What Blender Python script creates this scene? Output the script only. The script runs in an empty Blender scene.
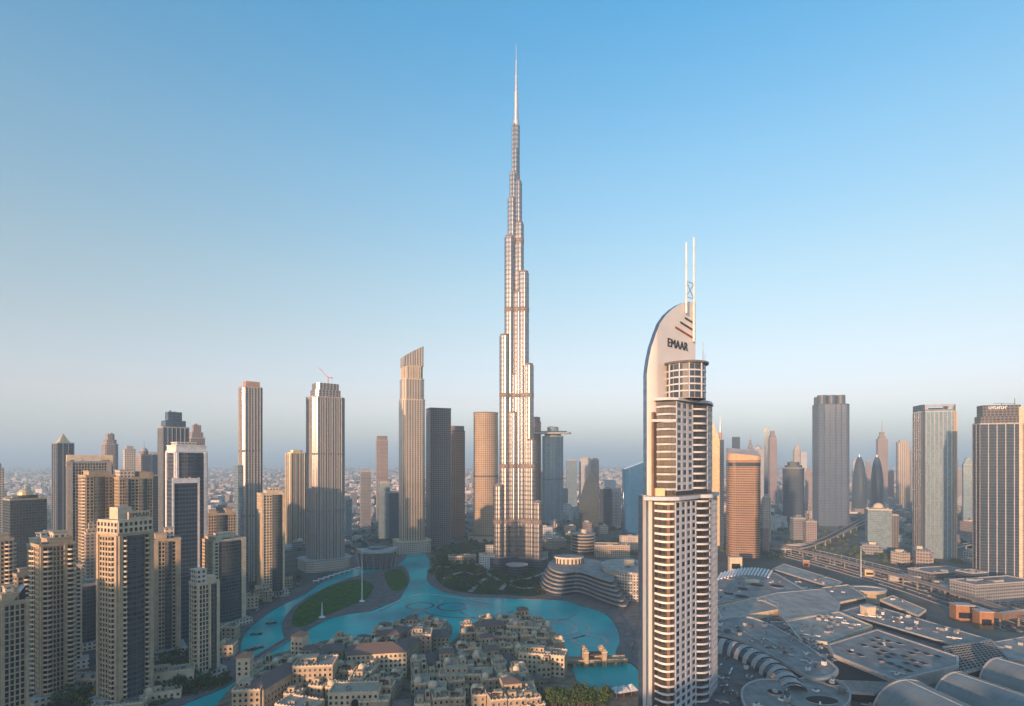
import bpy, math, random
from mathutils import Vector, Matrix
R = math.radians
random.seed(7)
S = bpy.context.scene
COL = S.collection
# ---------------------------------------------------------------- camera, sky, sun, exposure
F, HY, H = 560.0, 460.0, 167.0
cd = bpy.data.cameras.new('camera'); cam = bpy.data.objects.new('camera', cd); COL.objects.link(cam)
cd.sensor_width = 36; cd.lens = F / 1024 * 36; cd.shift_y = (HY - 353) / 1024
cd.clip_start = 1; cd.clip_end = 90000
cam.location = (0, 0, H); cam.rotation_euler = (R(90), 0, 0)
S.camera = cam
SUN_EL, SUN_AZ = R(6.5), R(209)         # azimuth clockwise from +Y : behind the camera, a little to its left
W = bpy.data.worlds.new('World'); S.world = W; W.use_nodes = True
nt = W.node_tree; bg = nt.nodes['Background']
sky = nt.nodes.new('ShaderNodeTexSky'); sky.sky_type = 'NISHITA'; sky.sun_disc = False
sky.sun_elevation = SUN_EL; sky.sun_rotation = SUN_AZ
sky.altitude = 100; sky.air_density = 1.0; sky.dust_density = 0.7; sky.ozone_density = 2.6
# colour of the dawn air by height: a gentle grade over the physical sky
tc = nt.nodes.new('ShaderNodeTexCoord'); sx_ = nt.nodes.new('ShaderNodeSeparateXYZ'); nt.links.new(tc.outputs['Generated'], sx_.inputs[0])
rp = nt.nodes.new('ShaderNodeValToRGB'); nt.links.new(sx_.outputs[2], rp.inputs[0])
GR = ((0.0, (1.0, 1.03, 1.25)), (0.05, (1.15, 0.93, 1.10)), (0.10, (1.48, 0.97, 0.96)), (0.2, (1.50, 1.04, 0.85)), (0.3, (1.44, 1.15, 0.91)), (0.45, (1.10, 1.25, 1.10)), (0.62, (0.50, 1.24, 1.28)))
rp.color_ramp.elements[0].position, rp.color_ramp.elements[1].position = GR[0][0], GR[-1][0]
for _p, _c in GR[1:-1]: rp.color_ramp.elements.new(_p)
for _e, (_p, _c) in zip(rp.color_ramp.elements, GR): _e.color = (*[v / 2 for v in _c], 1)
mu_ = nt.nodes.new('ShaderNodeMixRGB'); mu_.blend_type = 'MULTIPLY'; mu_.inputs[0].default_value = 1; nt.links.new(sky.outputs[0], mu_.inputs[1]); nt.links.new(rp.outputs[0], mu_.inputs[2])
m2_ = nt.nodes.new('ShaderNodeMixRGB'); m2_.blend_type = 'ADD'; m2_.inputs[0].default_value = 1; nt.links.new(mu_.outputs[0], m2_.inputs[1]); nt.links.new(mu_.outputs[0], m2_.inputs[2])
nt.links.new(m2_.outputs[0], bg.inputs[0]); bg.inputs[1].default_value = 0.15
sd = bpy.data.lights.new('sun', 'SUN'); sd.energy = 4.3; sd.angle = R(0.6); sd.color = (1.0, 0.58, 0.34)
so = bpy.data.objects.new('sun', sd); COL.objects.link(so)
sv = Vector((math.sin(SUN_AZ) * math.cos(SUN_EL), math.cos(SUN_AZ) * math.cos(SUN_EL), math.sin(SUN_EL)))
so.rotation_euler = (-sv).to_track_quat('-Z', 'Y').to_euler(); so.location = sv * 900
S.view_settings.view_transform = 'Standard'; S.view_settings.look = 'None'
S.view_settings.exposure = 1.16; S.view_settings.gamma = 1; S.view_settings.use_curve_mapping = False
S.render.engine = 'CYCLES'
S.cycles.max_bounces = 5; S.cycles.diffuse_bounces = 2; S.cycles.glossy_bounces = 3; S.cycles.volume_bounces = 1
S.cycles.transmission_bounces = 2; S.cycles.transparent_max_bounces = 4
S.cycles.use_denoising = True; S.cycles.caustics_reflective = False; S.cycles.caustics_refractive = False

# ---------------------------------------------------------------- pixel to place (used once, to survey the photograph)
def at(px, py, z=0.0):
    Y = (H - z) * F / (py - HY); return ((px - 512) / F * Y, Y)
def onY(px, Y): return (px - 512) / F * Y
def zat(py, Y): return H + (HY - py) * Y / F

# ---------------------------------------------------------------- materials
class N:
    def __init__(s, name):
        s.m = bpy.data.materials.new(name); s.m.use_nodes = True; s.t = s.m.node_tree
        s.b = s.t.nodes['Principled BSDF']
    def new(s, k, **kw):
        n = s.t.nodes.new('ShaderNode' + k)
        for a, v in kw.items(): setattr(n, a, v)
        return n
    def set(s, sock, v):
        if isinstance(v, bpy.types.NodeSocket): s.t.links.new(v, sock)
        elif isinstance(v, (tuple, list)) and len(v) == 3 and sock.type == 'RGBA': sock.default_value = (*v, 1)
        else: sock.default_value = v
    def math(s, op, a, b=None, c=None):
        n = s.new('Math', operation=op); s.set(n.inputs[0], a)
        if b is not None: s.set(n.inputs[1], b)
        if c is not None: s.set(n.inputs[2], c)
        return n.outputs[0]
    def mix(s, f, a, b):
        n = s.new('MixRGB'); s.set(n.inputs[0], f); s.set(n.inputs[1], a); s.set(n.inputs[2], b); return n.outputs[0]
    def mulc(s, c, v):
        n = s.new('MixRGB', blend_type='MULTIPLY'); n.inputs[0].default_value = 1; s.set(n.inputs[1], c); s.set(n.inputs[2], v); return n.outputs[0]
    def noise(s, vec, scale, detail=3):
        n = s.new('TexNoise'); s.set(n.inputs['Vector'], vec); n.inputs['Scale'].default_value = scale; n.inputs['Detail'].default_value = detail
        return n.outputs[0]
    def coord(s, k='Object'): return s.new('TexCoord').outputs[k]
    def rng(s, v, a, b, c, d):
        n = s.new('MapRange'); s.set(n.inputs[0], v)
        for i, x in enumerate((a, b, c, d)): n.inputs[i + 1].default_value = x
        return n.outputs[0]
    def p(s, **kw):
        for k, v in kw.items():
            s.set(s.b.inputs[{'col': 'Base Color', 'rough': 'Roughness', 'metal': 'Metallic', 'ior': 'IOR', 'normal': 'Normal', 'coat': 'Coat Weight'}[k]], v)
    def bump(s, h, dist, strength=1.0):
        n = s.new('Bump'); s.set(n.inputs['Height'], h); n.inputs['Distance'].default_value = dist; n.inputs['Strength'].default_value = strength
        s.p(normal=n.outputs[0])

def plain(name, col, rough=0.75, metal=0.0, var=0.18, scale=0.25, ior=1.45, tint=0.0):
    m = N(name); c = m.noise(m.coord(), scale, 4)
    f = m.rng(c, 0.3, 0.7, 1 - var, 1 + var * 0.6)
    if tint:
        oi = m.new('ObjectInfo').outputs['Random']; f = m.math('MULTIPLY', f, m.rng(oi, 0, 1, 1 - tint, 1 + tint))
    cc = m.new('CombineColor')
    for i in range(3): m.set(cc.inputs[i], f)
    m.p(col=m.mulc(col, cc.outputs[0]), rough=rough, metal=metal, ior=ior)
    if rough >= 0.6: m.b.inputs['Specular IOR Level'].default_value = 0.15
    return m.m

def facade(name, wall, glass, bw=3.4, fh=3.5, ww=0.55, wh=0.5, metal=0.0, wrough=0.7, grough=0.12, gmetal=0.0, spread=0.5, tint=0.1, ior=1.6, bump=0.5):
    """walls with a grid of openings, laid out in metres along the wall (u) and up it (v)"""
    m = N(name); uv = m.coord('UV'); sp = m.new('SeparateXYZ'); m.set(sp.inputs[0], uv)
    u, v = sp.outputs[0], sp.outputs[1]
    fu = m.math('FRACT', m.math('DIVIDE', u, bw)); fv = m.math('FRACT', m.math('DIVIDE', v, fh))
    mu = m.math('LESS_THAN', m.math('ABSOLUTE', m.math('SUBTRACT', fu, 0.5)), ww / 2)
    mv = m.math('LESS_THAN', m.math('ABSOLUTE', m.math('SUBTRACT', fv, 0.55)), wh / 2)
    mask = m.math('MULTIPLY', mu, mv)
    cell = m.new('CombineXYZ'); m.set(cell.inputs[0], m.math('FLOOR', m.math('DIVIDE', u, bw))); m.set(cell.inputs[1], m.math('FLOOR', m.math('DIVIDE', v, fh)))
    wn = m.new('TexWhiteNoise', noise_dimensions='3D'); m.set(wn.inputs[0], cell.outputs[0])
    rnd = wn.outputs[0]
    oi = m.new('ObjectInfo').outputs['Random']
    gl = m.mix(m.math('MULTIPLY', rnd, spread), glass, tuple(min(1, g * 2.4 + 0.05) for g in glass))
    st = m.noise(m.coord(), 0.035, 3)
    k = m.math('MULTIPLY', m.rng(st, 0.3, 0.7, 0.86, 1.08), m.rng(oi, 0, 1, 1 - tint, 1 + tint))
    cc = m.new('CombineColor')
    for i in range(3): m.set(cc.inputs[i], k)
    wl = m.mulc(wall, cc.outputs[0])
    m.p(col=m.mix(mask, wl, gl), rough=m.mix(mask, (wrough,) * 3, (grough,) * 3), metal=m.mix(mask, (metal,) * 3, (gmetal,) * 3), ior=ior)
    if bump: m.bump(m.math('SUBTRACT', 1.0, mask), 0.2, bump)
    return m.m

M = {}
M['beige'] = plain('beige_render', (0.45, 0.355, 0.25)); M['sand'] = plain('sand_render', (0.40, 0.32, 0.24))
M['cream'] = plain('cream_render', (0.63, 0.52, 0.38)); M['white'] = plain('white_panel', (0.72, 0.71, 0.70), 0.5)
M['pink'] = plain('pink_stone', (0.45, 0.30, 0.24)); M['grey'] = plain('grey_concrete', (0.30, 0.29, 0.28))
M['dgrey'] = plain('dark_grey_concrete', (0.13, 0.13, 0.14)); M['lgrey'] = plain('light_concrete', (0.40, 0.39, 0.38))
M['brown'] = plain('brown_cladding', (0.22, 0.14, 0.10)); M['tile'] = plain('grey_brown_roof_tile', (0.17, 0.13, 0.12), 0.8, scale=1.5)
M['terra'] = plain('terracotta_roof_tile', (0.40, 0.21, 0.14), 0.8, scale=1.5)
M['metal'] = plain('pale_metal', (0.55, 0.56, 0.58), 0.35, 0.7); M['dmetal'] = plain('dark_metal', (0.08, 0.08, 0.09), 0.4, 0.5)
M['glass'] = plain('window_glass', (0.018, 0.026, 0.038), 0.08, 0.0, 0.3, 0.6, ior=1.6, tint=0.5)
M['bglass'] = plain('blue_glass', (0.10, 0.17, 0.26), 0.1, 0.55, 0.25, 0.3, tint=0.25)
M['dglass'] = plain('dark_glass', (0.05, 0.065, 0.09), 0.12, 0.35, 0.25, 0.3, tint=0.3)
M['curtainw'] = plain('window_with_blind', (0.10, 0.10, 0.10), 0.25, 0.0, 0.3, 0.6, tint=0.5)
M['roofgrey'] = plain('mall_roof_membrane', (0.19, 0.19, 0.19), 0.7, scale=0.06, var=0.22)
M['rooflight'] = plain('pale_roof_membrane', (0.32, 0.30, 0.28), 0.65, scale=0.08, var=0.2)
M['roofdark'] = plain('dark_roof', (0.025, 0.03, 0.035), 0.8)
M['vault'] = plain('vault_sheet_metal', (0.19, 0.22, 0.23), 0.45, 0.2, scale=0.05)
M['orange'] = plain('orange_panel', (0.36, 0.18, 0.09), 0.6)
M['red'] = plain('crane_red', (0.5, 0.06, 0.04), 0.5); M['gold'] = plain('gold_panel', (0.62, 0.50, 0.30), 0.4, 0.2)
M['poolblue'] = plain('pool_tile_blue', (0.02, 0.22, 0.55), 0.1)
M['wood'] = plain('boat_wood', (0.09, 0.05, 0.03)); M['canvas'] = plain('boat_canopy', (0.35, 0.3, 0.24))
M['asph'] = plain('asphalt', (0.075, 0.073, 0.075), 0.85, scale=0.1); M['paint'] = plain('road_paint', (0.7, 0.7, 0.68), 0.7)
M['pave'] = plain('promenade_paving', (0.17, 0.145, 0.14), 0.8, scale=0.12, var=0.3)
M['grass'] = plain('lawn_grass', (0.045, 0.11, 0.015), 0.95, scale=0.16, var=0.6)
M['viad'] = plain('viaduct_concrete', (0.26, 0.23, 0.22)); M['maroon'] = plain('metro_maroon', (0.12, 0.045, 0.05))
M['sil_band'] = facade('louvre_band', (0.27, 0.22, 0.19), (0.05, 0.04, 0.04), 2.0, 3.6, 0.5, 0.7)
M['silver'] = facade('silver_curtain_wall', (0.31, 0.31, 0.32), (0.25, 0.26, 0.28), 3.0, 7.2, 1.2, 0.4, metal=0.92, wrough=0.34, grough=0.26, gmetal=0.85, spread=0.0, tint=0.0, bump=0.0)
FA = dict(
 beige=((0.42, 0.34, 0.25), (0.05, 0.06, 0.075)), cream=((0.58, 0.50, 0.41), (0.05, 0.065, 0.08)), pink=((0.33, 0.27, 0.26), (0.05, 0.06, 0.08)),
 grey=((0.28, 0.27, 0.27), (0.05, 0.07, 0.09)), white=((0.62, 0.61, 0.60), (0.05, 0.07, 0.10)), brown=((0.40, 0.22, 0.12), (0.07, 0.05, 0.04)))
M['f_beige'] = facade('beige_windows', *FA['beige']); M['f_cream'] = facade('cream_windows', *FA['cream'])
M['f_pink'] = facade('pink_windows', *FA['pink'], 3.2, 3.5, 0.6, 0.5); M['f_grey'] = facade('grey_windows', *FA['grey'], 3.2, 3.6, 0.7, 0.5)
M['f_white'] = facade('white_windows', *FA['white'], 3.6, 3.6, 0.6, 0.5)
M['f_hotel'] = facade('hotel_bands', (0.38, 0.24, 0.15), (0.07, 0.045, 0.035), 3.8, 3.9, 0.84, 0.45, spread=0.4)
M['f_blue'] = facade('blue_curtain_wall', (0.08, 0.11, 0.15), (0.04, 0.09, 0.15), 3.0, 3.8, 0.86, 0.78, gmetal=0.15, grough=0.1, spread=0.2)
M['f_green'] = facade('green_curtain_wall', (0.06, 0.07, 0.075), (0.018, 0.04, 0.052), 3.0, 3.6, 0.8, 0.66, gmetal=0.1, grough=0.12)
M['f_dark'] = facade('dark_lattice_wall', (0.14, 0.14, 0.15), (0.03, 0.035, 0.05), 4.4, 3.8, 0.6, 0.55, gmetal=0.2)
M['f_navy'] = facade('navy_curtain_wall', (0.06, 0.08, 0.11), (0.025, 0.05, 0.085), 2.6, 3.9, 0.9, 0.72, gmetal=0.1, grough=0.1, spread=0.15)
M['f_bronze'] = facade('bronze_curtain_wall', (0.40, 0.34, 0.28), (0.11, 0.13, 0.16), 5.2, 3.6, 0.62, 0.84, metal=0.3, gmetal=0.65, wrough=0.4, grough=0.18, spread=0.25)
M['f_brick'] = facade('brown_lattice_wall', (0.32, 0.19, 0.14), (0.07, 0.05, 0.05), 4.2, 3.7, 0.55, 0.5)
M['f_lattice'] = facade('cream_lattice_wall', (0.50, 0.38, 0.27), (0.10, 0.07, 0.05), 4.0, 3.8, 0.52, 0.5)
M['f_gold'] = facade('gold_curtain_wall', (0.58, 0.47, 0.37), (0.20, 0.19, 0.18), 4.8, 3.6, 0.55, 0.8, metal=0.35, gmetal=0.65, wrough=0.35, spread=0.3)
M['f_steel'] = facade('steel_blue_curtain_wall', (0.13, 0.17, 0.23), (0.06, 0.10, 0.16), 2.6, 3.9, 0.8, 0.7, gmetal=0.1, spread=0.2)
M['f_mirror'] = facade('blue_mirror_wall', (0.03, 0.10, 0.20), (0.02, 0.13, 0.30), 3.0, 3.9, 0.92, 0.86, gmetal=0.3, spread=0.15)
M['f_umber'] = facade('dark_balcony_glazing', (0.07, 0.055, 0.045), (0.012, 0.014, 0.018), 2.2, 4.55, 0.86, 0.8)
M['f_teal'] = facade('teal_curtain_wall', (0.20, 0.26, 0.29), (0.12, 0.20, 0.25), 3.0, 3.7, 0.84, 0.6, gmetal=0.15, grough=0.1)

def m_ground():
    m = N('city_ground'); g = m.coord(); n = m.noise(g, 0.012, 6); n2 = m.noise(g, 0.0012, 3)
    a = m.mix(m.rng(n, 0.42, 0.6, 0, 1), (0.10, 0.095, 0.09), (0.22, 0.19, 0.16))
    a = m.mix(m.rng(n2, 0.45, 0.6, 0, 0.8), a, (0.085, 0.08, 0.065)); m.p(col=a, rough=0.9); m.b.inputs['Specular IOR Level'].default_value = 0.1; return m.m
M['ground'] = m_ground()
def m_water(name, c1, c2, bump, spec=0.5):
    m = N(name); g = m.coord(); n = m.noise(g, 0.012, 5)
    m.p(col=m.mix(m.rng(n, 0.35, 0.65, 0, 1), c1, c2), rough=0.16, ior=1.33); m.b.inputs['Specular IOR Level'].default_value = spec; m.bump(m.noise(g, 0.45, 3), bump, 0.7); return m.m
M['water'] = m_water('lake_water', (0.0, 0.26, 0.29), (0.0, 0.50, 0.46), 0.14, 0.04)
M['sea'] = m_water('sea_water', (0.03, 0.09, 0.13), (0.03, 0.10, 0.15), 0.3)
def m_leaf(name, a, b):
    m = N(name); gi = m.new('NewGeometry').outputs['Random Per Island']; oi = m.new('ObjectInfo').outputs['Random']
    m.p(col=m.mix(m.math('MULTIPLY', m.math('ADD', gi, oi), 0.5), a, b), rough=0.8); return m.m
M['leaf'] = m_leaf('tree_leaves', (0.022, 0.055, 0.010), (0.070, 0.115, 0.030)); M['palm'] = m_leaf('palm_fronds', (0.025, 0.045, 0.012), (0.07, 0.09, 0.03))
M['bluegrey'] = plain('blue_grey_mullion', (0.09, 0.12, 0.16), 0.5)
M['bark'] = plain('tree_bark', (0.10, 0.07, 0.05))
def panels(name, col, pw, pl, rough=0.6, dark=0.72):
    m = N(name); g = m.coord(); sp = m.new('SeparateXYZ'); m.set(sp.inputs[0], g)
    fx = m.math('FRACT', m.math('DIVIDE', sp.outputs[0], pw)); fy = m.math('FRACT', m.math('DIVIDE', sp.outputs[1], pl))
    ln = m.math('MAXIMUM', m.math('LESS_THAN', fx, 0.06), m.math('LESS_THAN', fy, 0.05))
    cell = m.new('CombineXYZ'); m.set(cell.inputs[0], m.math('FLOOR', m.math('DIVIDE', sp.outputs[0], pw))); m.set(cell.inputs[1], m.math('FLOOR', m.math('DIVIDE', sp.outputs[1], pl)))
    wn = m.new('TexWhiteNoise', noise_dimensions='3D'); m.set(wn.inputs[0], cell.outputs[0])
    k = m.math('MULTIPLY', m.math('MULTIPLY', m.rng(m.noise(g, 0.09, 5), 0.3, 0.7, 0.68, 1.15), m.rng(wn.outputs[0], 0, 1, 0.88, 1.1)), m.rng(ln, 0, 1, 1, dark))
    cc = m.new('CombineColor'); [m.set(cc.inputs[i], k) for i in range(3)]
    m.p(col=m.mulc(col, cc.outputs[0]), rough=rough); m.b.inputs['Specular IOR Level'].default_value = 0.15; return m.m
M['roofgrey'] = panels('mall_roof_panels', (0.25, 0.245, 0.24), 5.5, 9.0); M['rooflight'] = panels('pale_roof_panels', (0.36, 0.33, 0.30), 4.0, 16.0, 0.6, 0.8)
def m_island(name, a, b, tintkey='Random Per Island'):
    m = N(name); gi = m.new('NewGeometry').outputs[tintkey]; m.p(col=m.mix(gi, a, b), rough=0.85); return m.m
M['farcity'] = m_island('far_house_walls', (0.16, 0.14, 0.13), (0.80, 0.68, 0.60))
M['fartree'] = m_leaf('far_tree_leaves', (0.025, 0.045, 0.02), (0.05, 0.075, 0.03))

# ---------------------------------------------------------------- mesh building
class MB:
    def __init__(s): s.v = []; s.f = []; s.mi = []; s.uv = []; s.mats = []
    def mat(s, m):
        if m not in s.mats: s.mats.append(m)
        return s.mats.index(m)
    def face(s, pts, m, uvs=None):
        i = len(s.v); s.v += [tuple(p) for p in pts]; s.f.append(tuple(range(i, i + len(pts)))); s.mi.append(s.mat(m))
        s.uv += uvs if uvs else [(p[0], p[1]) for p in pts]
    def prism(s, poly, z0, z1, m, top=None, bottom=False, v0=None, u0=0.0, z1s=None):
        """poly counter-clockwise seen from above; the walls carry uv in metres"""
        if area(poly) < 0: poly = poly[::-1]; z1s = z1s[::-1] if z1s else None
        top = top or m; n = len(poly); b = len(s.v); zt = z1s or [z1] * n
        s.v += [(p[0], p[1], z0) for p in poly] + [(p[0], p[1], zt[i]) for i, p in enumerate(poly)]
        u = u0; v0 = z0 if v0 is None else v0
        for i in range(n):
            j = (i + 1) % n; L = math.hypot(poly[j][0] - poly[i][0], poly[j][1] - poly[i][1])
            s.f.append((b + i, b + j, b + n + j, b + n + i)); s.mi.append(s.mat(m))
            s.uv += [(u, z0 - v0), (u + L, z0 - v0), (u + L, zt[j] - v0), (u, zt[i] - v0)]; u += L
        s.f.append(tuple(b + n + i for i in range(n))); s.mi.append(s.mat(top)); s.uv += [tuple(poly[i][:2]) for i in range(n)]
        if bottom:
            s.f.append(tuple(b + i for i in range(n))[::-1]); s.mi.append(s.mat(top)); s.uv += [tuple(poly[i][:2]) for i in range(n)][::-1]
        return s
    def box(s, cx, cy, z0, z1, w, d, m, rot=0.0, top=None, bottom=False, v0=None):
        c, q = math.cos(rot), math.sin(rot)
        poly = [(cx + x * c - y * q, cy + x * q + y * c) for x, y in ((-w / 2, -d / 2), (w / 2, -d / 2), (w / 2, d / 2), (-w / 2, d / 2))]
        return s.prism(poly, z0, z1, m, top, bottom, v0)
    def cone(s, cx, cy, z0, z1, r0, r1, m, n=12, top=None):
        b = len(s.v); top = top or m
        for r, z in ((r0, z0), (r1, z1)):
            s.v += [(cx + r * math.cos(2 * math.pi * k / n), cy + r * math.sin(2 * math.pi * k / n), z) for k in range(n)]
        for k in range(n):
            j = (k + 1) % n; s.f.append((b + k, b + j, b + n + j, b + n + k)); s.mi.append(s.mat(m))
            L = 2 * math.pi * r0 / n; s.uv += [(k * L, 0), (k * L + L, 0), (k * L + L, z1 - z0), (k * L, z1 - z0)]
        s.f.append(tuple(b + n + k for k in range(n))); s.mi.append(s.mat(top)); s.uv += [(0, 0)] * n
        return s
    def dome(s, cx, cy, z, r, m, n=12, k=4, sq=1.0):
        for a in range(k):
            t0, t1 = math.pi / 2 * a / k, math.pi / 2 * (a + 1) / k
            s.cone(cx, cy, z + sq * r * math.sin(t0), z + sq * r * math.sin(t1), r * math.cos(t0), max(0.02, r * math.cos(t1)), m, n)
        return s
    def bar(s, a, b, w, h, m):
        a, b = Vector(a), Vector(b); d = (b - a).normalized(); x = d.cross(Vector((0, 0, 1)))
        if x.length < 1e-3: x = Vector((1, 0, 0))
        x.normalize(); y = x.cross(d).normalized(); q = []
        for p in (a, b):
            for sx, sy in ((-1, -1), (1, -1), (1, 1), (-1, 1)): q.append(tuple(p + x * sx * w / 2 + y * sy * h / 2))
        i = len(s.v); s.v += q
        for f in ((0, 1, 5, 4), (1, 2, 6, 5), (2, 3, 7, 6), (3, 0, 4, 7), (3, 2, 1, 0), (4, 5, 6, 7)):
            s.f.append(tuple(i + k for k in f)); s.mi.append(s.mat(m)); s.uv += [(0, 0)] * 4
        return s
    def build(s, name, parent=None, loc=None, smooth=False):
        me = bpy.data.meshes.new(name); me.from_pydata(s.v, [], s.f)
        for m in s.mats: me.materials.append(m)
        me.polygons.foreach_set('material_index', s.mi)
        ul = me.uv_layers.new(name='uv'); ul.data.foreach_set('uv', [c for p in s.uv for c in p])
        if smooth: me.polygons.foreach_set('use_smooth', [True] * len(s.f))
        me.update(); o = bpy.data.objects.new(name, me); COL.objects.link(o)
        if parent: o.parent = parent
        if loc: o.location = loc
        return o
def area(p): return sum(p[i][0] * p[(i + 1) % len(p)][1] - p[(i + 1) % len(p)][0] * p[i][1] for i in range(len(p))) / 2
def tag(o, label, cat, group=None, kind=None):
    o['label'] = label; o['category'] = cat
    if group: o['group'] = group
    if kind: o['kind'] = kind
    return o
def empty(name, label, cat, x, y, rot=0.0, group=None, z=0.0):
    o = bpy.data.objects.new(name, None); COL.objects.link(o); o.location = (x, y, z); o.rotation_euler = (0, 0, rot); o.empty_display_size = 5
    return tag(o, label, cat, group)
def struct(o): o['kind'] = 'structure'; return o
def rect(w, d, cx=0, cy=0): return [(cx - w / 2, cy - d / 2), (cx + w / 2, cy - d / 2), (cx + w / 2, cy + d / 2), (cx - w / 2, cy + d / 2)]
def cham(w, d, c, cx=0, cy=0):
    a, b = w / 2, d / 2
    return [(cx + x, cy + y) for x, y in ((-a + c, -b), (a - c, -b), (a, -b + c), (a, b - c), (a - c, b), (-a + c, b), (-a, b - c), (-a, -b + c))]
def ell(w, d, n=24, cx=0, cy=0): return [(cx + w / 2 * math.cos(2 * math.pi * k / n), cy + d / 2 * math.sin(2 * math.pi * k / n)) for k in range(n)]
def rrect(w, d, r, k=4, cx=0, cy=0):
    out = []
    for sx, sy, a0 in ((1, -1, -90), (1, 1, 0), (-1, 1, 90), (-1, -1, 180)):
        for i in range(k + 1):
            a = R(a0 + 90 * i / k); out.append((cx + sx * (w / 2 - r) + r * math.cos(a), cy + sy * (d / 2 - r) + r * math.sin(a)))
    return out
def smoothp(pts, closed=True, k=5):
    n = len(pts); out = []; rngi = range(n if closed else n - 1)
    for i in rngi:
        g = (lambda j: pts[j % n]) if closed else (lambda j: pts[min(max(j, 0), n - 1)])
        p0, p1, p2, p3 = g(i - 1), g(i), g(i + 1), g(i + 2)
        for s in range(k):
            t = s / k
            out.append(tuple(0.5 * (2 * p1[c] + (p2[c] - p0[c]) * t + (2 * p0[c] - 5 * p1[c] + 4 * p2[c] - p3[c]) * t * t + (3 * p1[c] - p0[c] - 3 * p2[c] + p3[c]) * t ** 3) for c in (0, 1)))
    if not closed: out.append(tuple(pts[-1][:2]))
    return out
def strip_poly(line, w0, w1):
    L, Rr = [], []
    for i, p in enumerate(line):
        a, b = line[max(i - 1, 0)], line[min(i + 1, len(line) - 1)]
        dx, dy = b[0] - a[0], b[1] - a[1]; l = math.hypot(dx, dy) or 1; nx, ny = -dy / l, dx / l
        L.append((p[0] + nx * w0, p[1] + ny * w0)); Rr.append((p[0] + nx * w1, p[1] + ny * w1))
    return L, Rr
def strip(mb, line, w0, w1, z0, z1, m, side=None, zs=None):
    """a band along a line between offsets w0 and w1 (left positive), with thickness z0..z1"""
    L, Rr = strip_poly(line, w0, w1)
    for i in range(len(line) - 1):
        za, zb = (zs[i], zs[i + 1]) if zs else (0, 0)
        q = [L[i], L[i + 1], Rr[i + 1], Rr[i]]; zz = [za, zb, zb, za]
        top = [(p[0], p[1], z1 + h) for p, h in zip(q, zz)]
        if area(q) < 0: top = top[::-1]
        mb.face(top, m)
        if z1 - z0 > 0.02:
            for e0, e1 in (((L[i], za), (L[i + 1], zb)), ((Rr[i + 1], zb), (Rr[i], za))):
                mb.face([(e0[0][0], e0[0][1], z0 + e0[1]), (e1[0][0], e1[0][1], z0 + e1[1]), (e1[0][0], e1[0][1], z1 + e1[1]), (e0[0][0], e0[0][1], z1 + e0[1])], side or m)
            bt = [(p[0], p[1], z0 + h) for p, h in zip(q, zz)]; mb.face(bt if area(q) < 0 else bt[::-1], side or m)
def inside(p, poly):
    c = False; n = len(poly); j = n - 1
    for i in range(n):
        if (poly[i][1] > p[1]) != (poly[j][1] > p[1]) and p[0] < (poly[j][0] - poly[i][0]) * (p[1] - poly[i][1]) / (poly[j][1] - poly[i][1]) + poly[i][0]: c = not c
        j = i
    return c
def family(o): return [o] + [c for c in o.children_recursive]
def copy_tree(o, loc=None, rot=None, scale=None, parent=None):
    c = o.copy(); COL.objects.link(c)
    if parent: c.parent = parent
    if loc: c.location = loc
    if rot is not None: c.rotation_euler = (0, 0, rot)
    if scale: c.scale = scale
    for ch in KIDS[o]: copy_tree(ch, parent=c)
    return c
KIDS = {}
def remember(o):
    KIDS[o] = list(o.children)
    for c in KIDS[o]: remember(c)
FOOT = []   # footprints taken, x, y, radius
def free(x, y, r): return all((x - a) ** 2 + (y - b) ** 2 > (r + c) ** 2 for a, b, c in FOOT)

def text(body, size, m, parent, mat4, name='lettering', ext=0.25):
    c = bpy.data.curves.new(name, 'FONT'); c.body = body; c.size = size; c.extrude = ext; c.align_x = 'CENTER'; c.align_y = 'CENTER'; c.materials.append(m)
    tmp = bpy.data.objects.new(name, c); COL.objects.link(tmp); bpy.context.view_layer.update()
    me = bpy.data.meshes.new_from_object(tmp); me.name = name; bpy.data.objects.remove(tmp); bpy.data.curves.remove(c)
    o = bpy.data.objects.new(name, me); COL.objects.link(o); o.parent = parent; o.matrix_local = mat4; return o

# ---------------------------------------------------------------- facade relief: panes, frames, balconies
def make_panes(t, panes, name='window', cap=100):
    """panes: (corner points local to t, material). The ones that show largest are parts of their own, the rest one part of kind stuff."""
    mw = Matrix.Translation(t.location) @ Matrix.Rotation(t.rotation_euler.z, 4, 'Z'); rank = []
    for i, (q, m) in enumerate(panes):
        a, b, c = (mw @ Vector(q[k]) for k in (0, 1, 2)); n = (b - a).cross(c - b); ctr = (a + c) / 2; d = cam.location - ctr
        px = 512 + F * ctr.x / max(ctr.y, 1); py = HY + F * (H - ctr.z) / max(ctr.y, 1)
        s = n.dot(d.normalized()) / d.length_squared
        if not (0 < px < 1024 and 0 < py < 706): s -= 1
        rank.append((-s, i))
    rank.sort(); best = set(i for _, i in rank[:cap]); rest = MB()
    for i, (q, m) in enumerate(panes):
        if i in best:
            mb = MB(); c = sum((Vector(p) for p in q), Vector()) / 4; mb.face([Vector(p) - c for p in q], m); mb.build(name, t, c)
        else: rest.face(q, m)
    if rest.v: o = rest.build(name, t); o['kind'] = 'stuff'
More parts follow.
